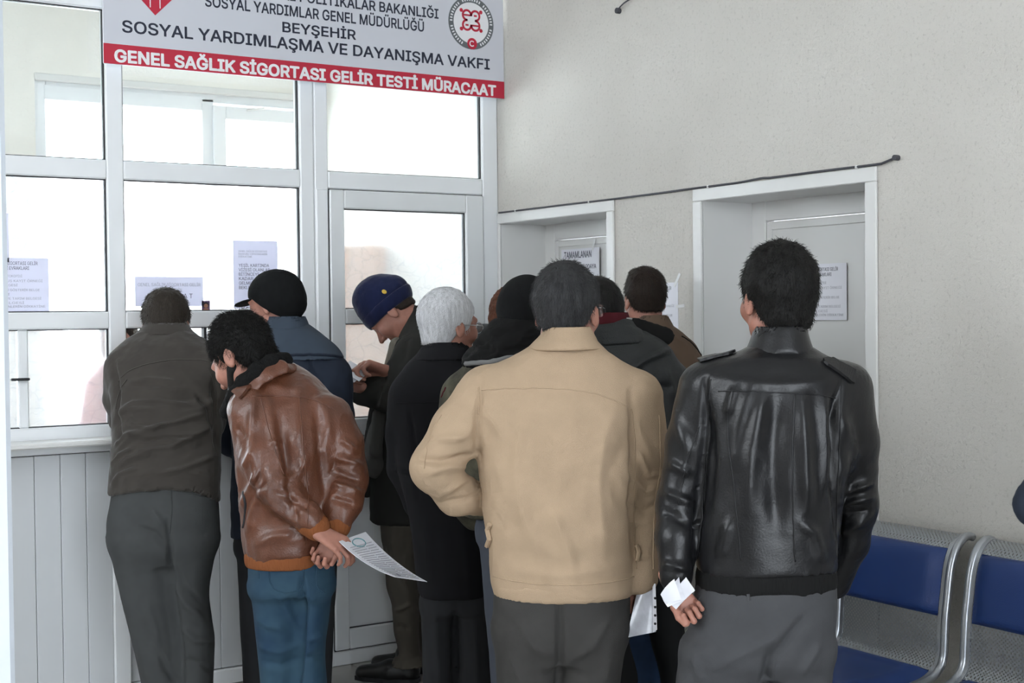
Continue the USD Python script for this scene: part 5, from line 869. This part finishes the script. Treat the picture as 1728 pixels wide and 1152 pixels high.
# ---- man in black hat and camouflage jacket, behind the tan jacket
p = Person('man in a black hat, black hood and camouflage jacket half hidden behind the tan jacket', 4.05, 885)
p.J.add(loft(p.rows([(566, 850, 930, .070), (582, 822, 956, .095), (602, 796, 982, .112), (628, 776, 1000, .124), (655, 762, 1012, .132), (700, 757, 1018, .138), (800, 766, 1012, .138), (868, 778, 1006, .134)])), 0.02)
p.limb(p.J, [(782, 668, .0, .066), (770, 750, .02, .058), (776, 830, .06, .052), (800, 870, .12, .045)], 0.03); p.limb(p.J, [(990, 668, .0, .066), (1000, 760, .04, .058), (985, 850, .12, .047)], 0.03)
jm = garment(p, p.J, [([(760, 650), (775, 690)], 6, .008)], 31, .006, 7, 0, .003); j = p.t.part('camouflage_jacket', world(jm), CAMO, True)
hd = rumple(Field(.008).add(loft(p.rows([(618, 784, 990, .125), (604, 788, 980, .122), (588, 800, 968, .112), (570, 814, 958, .100), (555, 826, 948, .088), (545, 836, 940, .075)])), .01).mesh(smooth=2), .016, 15, 6, (1, 1, 2.5), True); j.part('hood', world(hd), BLACKJ2, True); j.part('hood_lining', seam(hd, [(786, 613), (810, 612), (850, 606), (900, 600), (930, 600)], .008), GREYK, True); j.part('piping', seam(jm, [(752, 655), (745, 670)], .003), REDK, True)
j.part('hem_label', world(tube(on_surface(jm, [(808, 862), (830, 862)], .004)[0], .006, 6)), REDK)
p.legs([(890, 806, 900, .1), (1000, 816, 896, .09), (1152, 828, 894, .08), (1360, 832, 890, .072)], [(890, 890, 985, .1), (1152, 900, 975, .08), (1360, 905, 965, .072)], [(840, 806, 982, .112), (880, 804, 985, .12), (910, 806, 984, .12)]); trouser(p, BLUET, sub=0)
p.head(889, 541, .04); F = Field(.0055).add(ball((0, -.014, .036), (.092, .113, .103)), .01).add(ball((0, -.04, -.03), (.078, .075, .06)), .03).keep(lambda P: np.interp(P[..., 1], [-.2, -.02, .04, .12], [-.075, -.06, -.01, .03]) - P[..., 2]); p.t.part('knit_hat', world(p.on_head(rumple(F.mesh(smooth=2), .002, 30, 2))), KNIT_BLK, True)
p.body(); p.shoes([(p.at(860, 1350)[0], 0), (p.at(935, 1350)[0], .03)], SHOE)

# ---- person in rust knitted hat, behind
p = Person('person in a rust brown knitted hat almost hidden behind the black hatted man', 5.2, 868)
p.J.add(loft(p.rows([(562, 832, 904, .065), (574, 812, 924, .09), (592, 796, 940, .108), (625, 786, 950, .12), (700, 784, 952, .13), (900, 788, 948, .13)])), 0.02); p.limb(p.J, [(800, 640, 0, .062), (794, 740, .02, .054), (810, 820, .1, .046)], .03); p.limb(p.J, [(936, 640, 0, .062), (942, 740, .02, .054), (925, 820, .1, .046)], .03)
j = p.t.part('jacket', world(garment(p, p.J, sub=0, seed=41)), BLACKJ, True); j.part('collar', world(rumple(shell(p.rows([(578, 804, 930, .10), (560, 802, 926, .095), (545, 808, 918, .088)]), .014), .004, 24)), BLACKJ, True)
p.legs([(915, 795, 868, .1), (1200, 800, 860, .075)], [(915, 866, 940, .1), (1200, 875, 935, .075)], [(860, 795, 940, .115), (930, 794, 942, .12)]); trouser(p, DKT, sub=0)
p.head(866, 541, .03); F = Field(.0055).add(ball((0, -.012, .040), (.092, .112, .098)), .01).add(ball((0, -.01, .0), (.094, .112, .05)), .02).keep(lambda P: np.interp(P[..., 1], [-.2, -.02, .04, .12], [-.05, -.03, .0, .03]) - P[..., 2]); h = p.t.part('knit_hat', world(p.on_head(rumple(refine(F.mesh(smooth=1)), .006, 70, 2))), KNIT_RUST, True); h.part('tie_string', world(tube(spline([p.at(829, 535, .02), p.at(827, 552, .0), p.at(830, 566, -.02)], 10), .005, 6)), KNIT_RUST, True)
p.body(); p.shoes([(p.at(835, 1200)[0], 0), (p.at(905, 1200)[0], .03)], SHOE)

# ---- man in black nylon jacket behind the tan jacket's right shoulder
p = Person('man in a black nylon jacket with dark red collar behind the tan jacket', 4.45, 1040)
p.J.add(loft(p.rows([(546, 972, 1070, .068), (560, 950, 1092, .088), (576, 932, 1118, .104), (596, 920, 1138, .118), (625, 912, 1150, .128), (690, 908, 1156, .136), (800, 912, 1154, .138), (895, 918, 1148, .134)])), 0.02)
p.limb(p.J, [(932, 650, 0, .066), (925, 750, .02, .058), (935, 850, .06, .05)], .03); p.limb(p.J, [(1128, 650, .0, .070), (1140, 740, .02, .060), (1138, 850, .06, .052), (1128, 930, .1, .044)], .03)
jm = garment(p, p.J, [([(1040, 640), (1090, 606), (1130, 590)], 6, .009), ([(1060, 680), (1100, 650), (1140, 655)], 8, -.007), ([(1120, 620), (1140, 670)], 7, .008)], 45, .006, 7, 1, .004); j = p.t.part('nylon_jacket', world(jm), BLACKJ, True)
cm = rumple(Field(.0075).add(loft(p.rows([(582, 972, 1104, .115), (566, 976, 1096, .108), (548, 982, 1080, .092), (538, 990, 1066, .080)])), .01).mesh(smooth=2), .008, 15, 3, (1, 1, 2)); j.part('rolled_hood', world(cm), BLACKJ, True); j.part('hood_flap', world(rumple(Field(.007).add(cone(p.at(1072, 547, -.05), p.at(1122, 566, .0), .026, .034, (.25, -1, .5), .3), .01).mesh(smooth=1), .003, 30)), BLACKJ2, True)
j.part('zip', seam(cm, [(1005, 541), (1030, 537), (1055, 537), (1075, 543)], .004), ZIP, True); p.t.part('red_collar', world(shell(p.rows([(548, 984, 1064, .088), (536, 987, 1062, .086), (526, 991, 1059, .083)]), .008)), REDK, True)
p.legs([(930, 930, 1052, .1), (1080, 960, 1062, .09), (1152, 985, 1076, .08), (1320, 990, 1074, .075)], [(930, 1048, 1150, .1), (1080, 1098, 1158, .085), (1152, 1116, 1176, .078), (1320, 1120, 1185, .072)], [(850, 930, 1140, .115), (900, 926, 1146, .12), (945, 928, 1150, .12)]); trouser(p, DKT2, sub=0)
p.head(1009, 536, .04, yaw=0); p.hair(hairfn(th=(.009, .011, .012), low=-.055, tuft=.003), H_BLK, 2500, .010, .0006, .25, .3); p.body(); p.shoes([(p.at(1035, 1320)[0], 0), (p.at(1150, 1320)[0], .02)], SHOE)

# ---- man in brown jacket near the doors
p = Person('young man with short brown hair in a brown jacket near the recessed doors', 4.95, 1095)
p.J.add(loft(p.rows([(544, 1074, 1126, .060), (554, 1060, 1142, .078), (567, 1042, 1158, .095), (586, 1026, 1176, .110), (612, 1018, 1184, .12), (700, 1014, 1186, .13), (860, 1020, 1184, .13), (905, 1022, 1182, .13)])), 0.02); p.limb(p.J, [(1034, 630, 0, .06), (1026, 740, .02, .052), (1036, 840, .08, .045)], .03); p.limb(p.J, [(1166, 632, 0, .062), (1174, 740, .02, .054), (1160, 840, .1, .045)], .03)
jm = garment(p, p.J, [([(1120, 560), (1160, 585)], 6, .005)], 51, .004, 7, 1, .001); j = p.t.part('jacket', world(jm), BROWNJ, True); j.part('collar', world(shell(p.rows([(562, 1060, 1142, .094), (546, 1070, 1134, .088), (530, 1078, 1126, .082)]), .009)), BROWNJ, True); j.part('piping', seam(jm, [(1150, 567), (1168, 580), (1183, 600)], .003), BLACKJ2, True)
p.legs([(920, 1026, 1102, .1), (1080, 1050, 1106, .088), (1152, 1062, 1106, .08), (1230, 1064, 1106, .075)], [(920, 1098, 1178, .1), (1152, 1104, 1150, .08), (1230, 1108, 1152, .075)], [(860, 1026, 1176, .112), (930, 1024, 1180, .12)]); trouser(p, DENIM2, sub=0)
p.head(1088, 506, .03, yaw=12, pitch=0, scale=.88); p.hair(hairfn(th=(.008, .010, .014), low=-.035, tuft=.003, quiff=.012), H_BRN, 3500, .012, .0007, .3, .3); p.body(); p.shoes([(p.at(1080, 1230)[0], 0), (p.at(1130, 1230)[0], .03)], SHOE)

# ---- person at the right edge: only an elbow reaches into view
p = Person('person in a navy sleeve whose elbow shows at the right edge above the blue seats', 2.6, 1985)
p.J.add(loft(p.rows([(560, 1940, 2030, .06), (580, 1890, 2080, .085), (630, 1830, 2140, .115), (760, 1825, 2140, .13), (1010, 1830, 2130, .125)])), .02); p.limb(p.J, [(1860, 660, 0, .066), (1815, 760, -.02, .055), (1753, 850, -.05, .043), (1830, 905, .04, .038), (1880, 940, .10, .035)], .03); p.limb(p.J, [(2110, 660, 0, .066), (2150, 860, .02, .05), (2130, 1000, .05, .04)], .03)
j = p.t.part('jacket', world(garment(p, p.J, sub=0, seed=61)), NAVY, True); j.part('sleeve_stripe', world(tube(spline([p.at(1838, 700, -.06), p.at(1785, 790, -.075), p.at(1742, 836, -.075), p.at(1745, 872, -.08)], 14), .007, 6)), mat('pale_blue_stripe', (0.25, 0.36, 0.45), 0.8), True)
p.legs([(1060, 1835, 1985, .1), (1800, 1860, 1970, .07)], [(1060, 1980, 2130, .1), (1800, 2000, 2110, .07)], [(980, 1838, 2122, .115), (1080, 1836, 2126, .12)]); trouser(p, DKT, sub=0)
p.head(1985, 500, .02); p.hair(hairfn(), H_BLK, 1500); p.body(); p.shoes([(p.at(1915, 1700)[0], 0), (p.at(2055, 1700)[0], .03)], SHOE)

# ---- clerk behind the patterned glass
p = Person('clerk in a pink top blurred behind the patterned lower pane of the service window', 6.2, 196)
p.J.add(loft(p.rows([(606, 180, 214, .06), (618, 166, 230, .09), (640, 152, 242, .11), (700, 150, 244, .125), (850, 152, 242, .12)])), .02); p.limb(p.J, [(160, 655, 0, .055), (148, 730, -.03, .045), (172, 745, -.25, .036)], .03); p.limb(p.J, [(234, 655, 0, .055), (246, 730, -.03, .045), (225, 745, -.25, .036)], .03)
p.t.part('top', world(garment(p, p.J, sub=0, seed=71)), cloth('pink_knit_top', (0.50, 0.17, 0.16)), True)
p.legs([(860, 155, 200, .1), (1090, 160, 196, .07)], [(860, 197, 242, .1), (1090, 202, 238, .07)], [(820, 154, 240, .11), (870, 155, 240, .115)]); trouser(p, DKT, sub=0)
p.head(197, 578, .0, yaw=178); p.hair(hairfn(), H_BRN, 800); p.body(); p.shoes([(p.at(180, 1100)[0], 0), (p.at(215, 1100)[0], 0)], SHOE, 180)
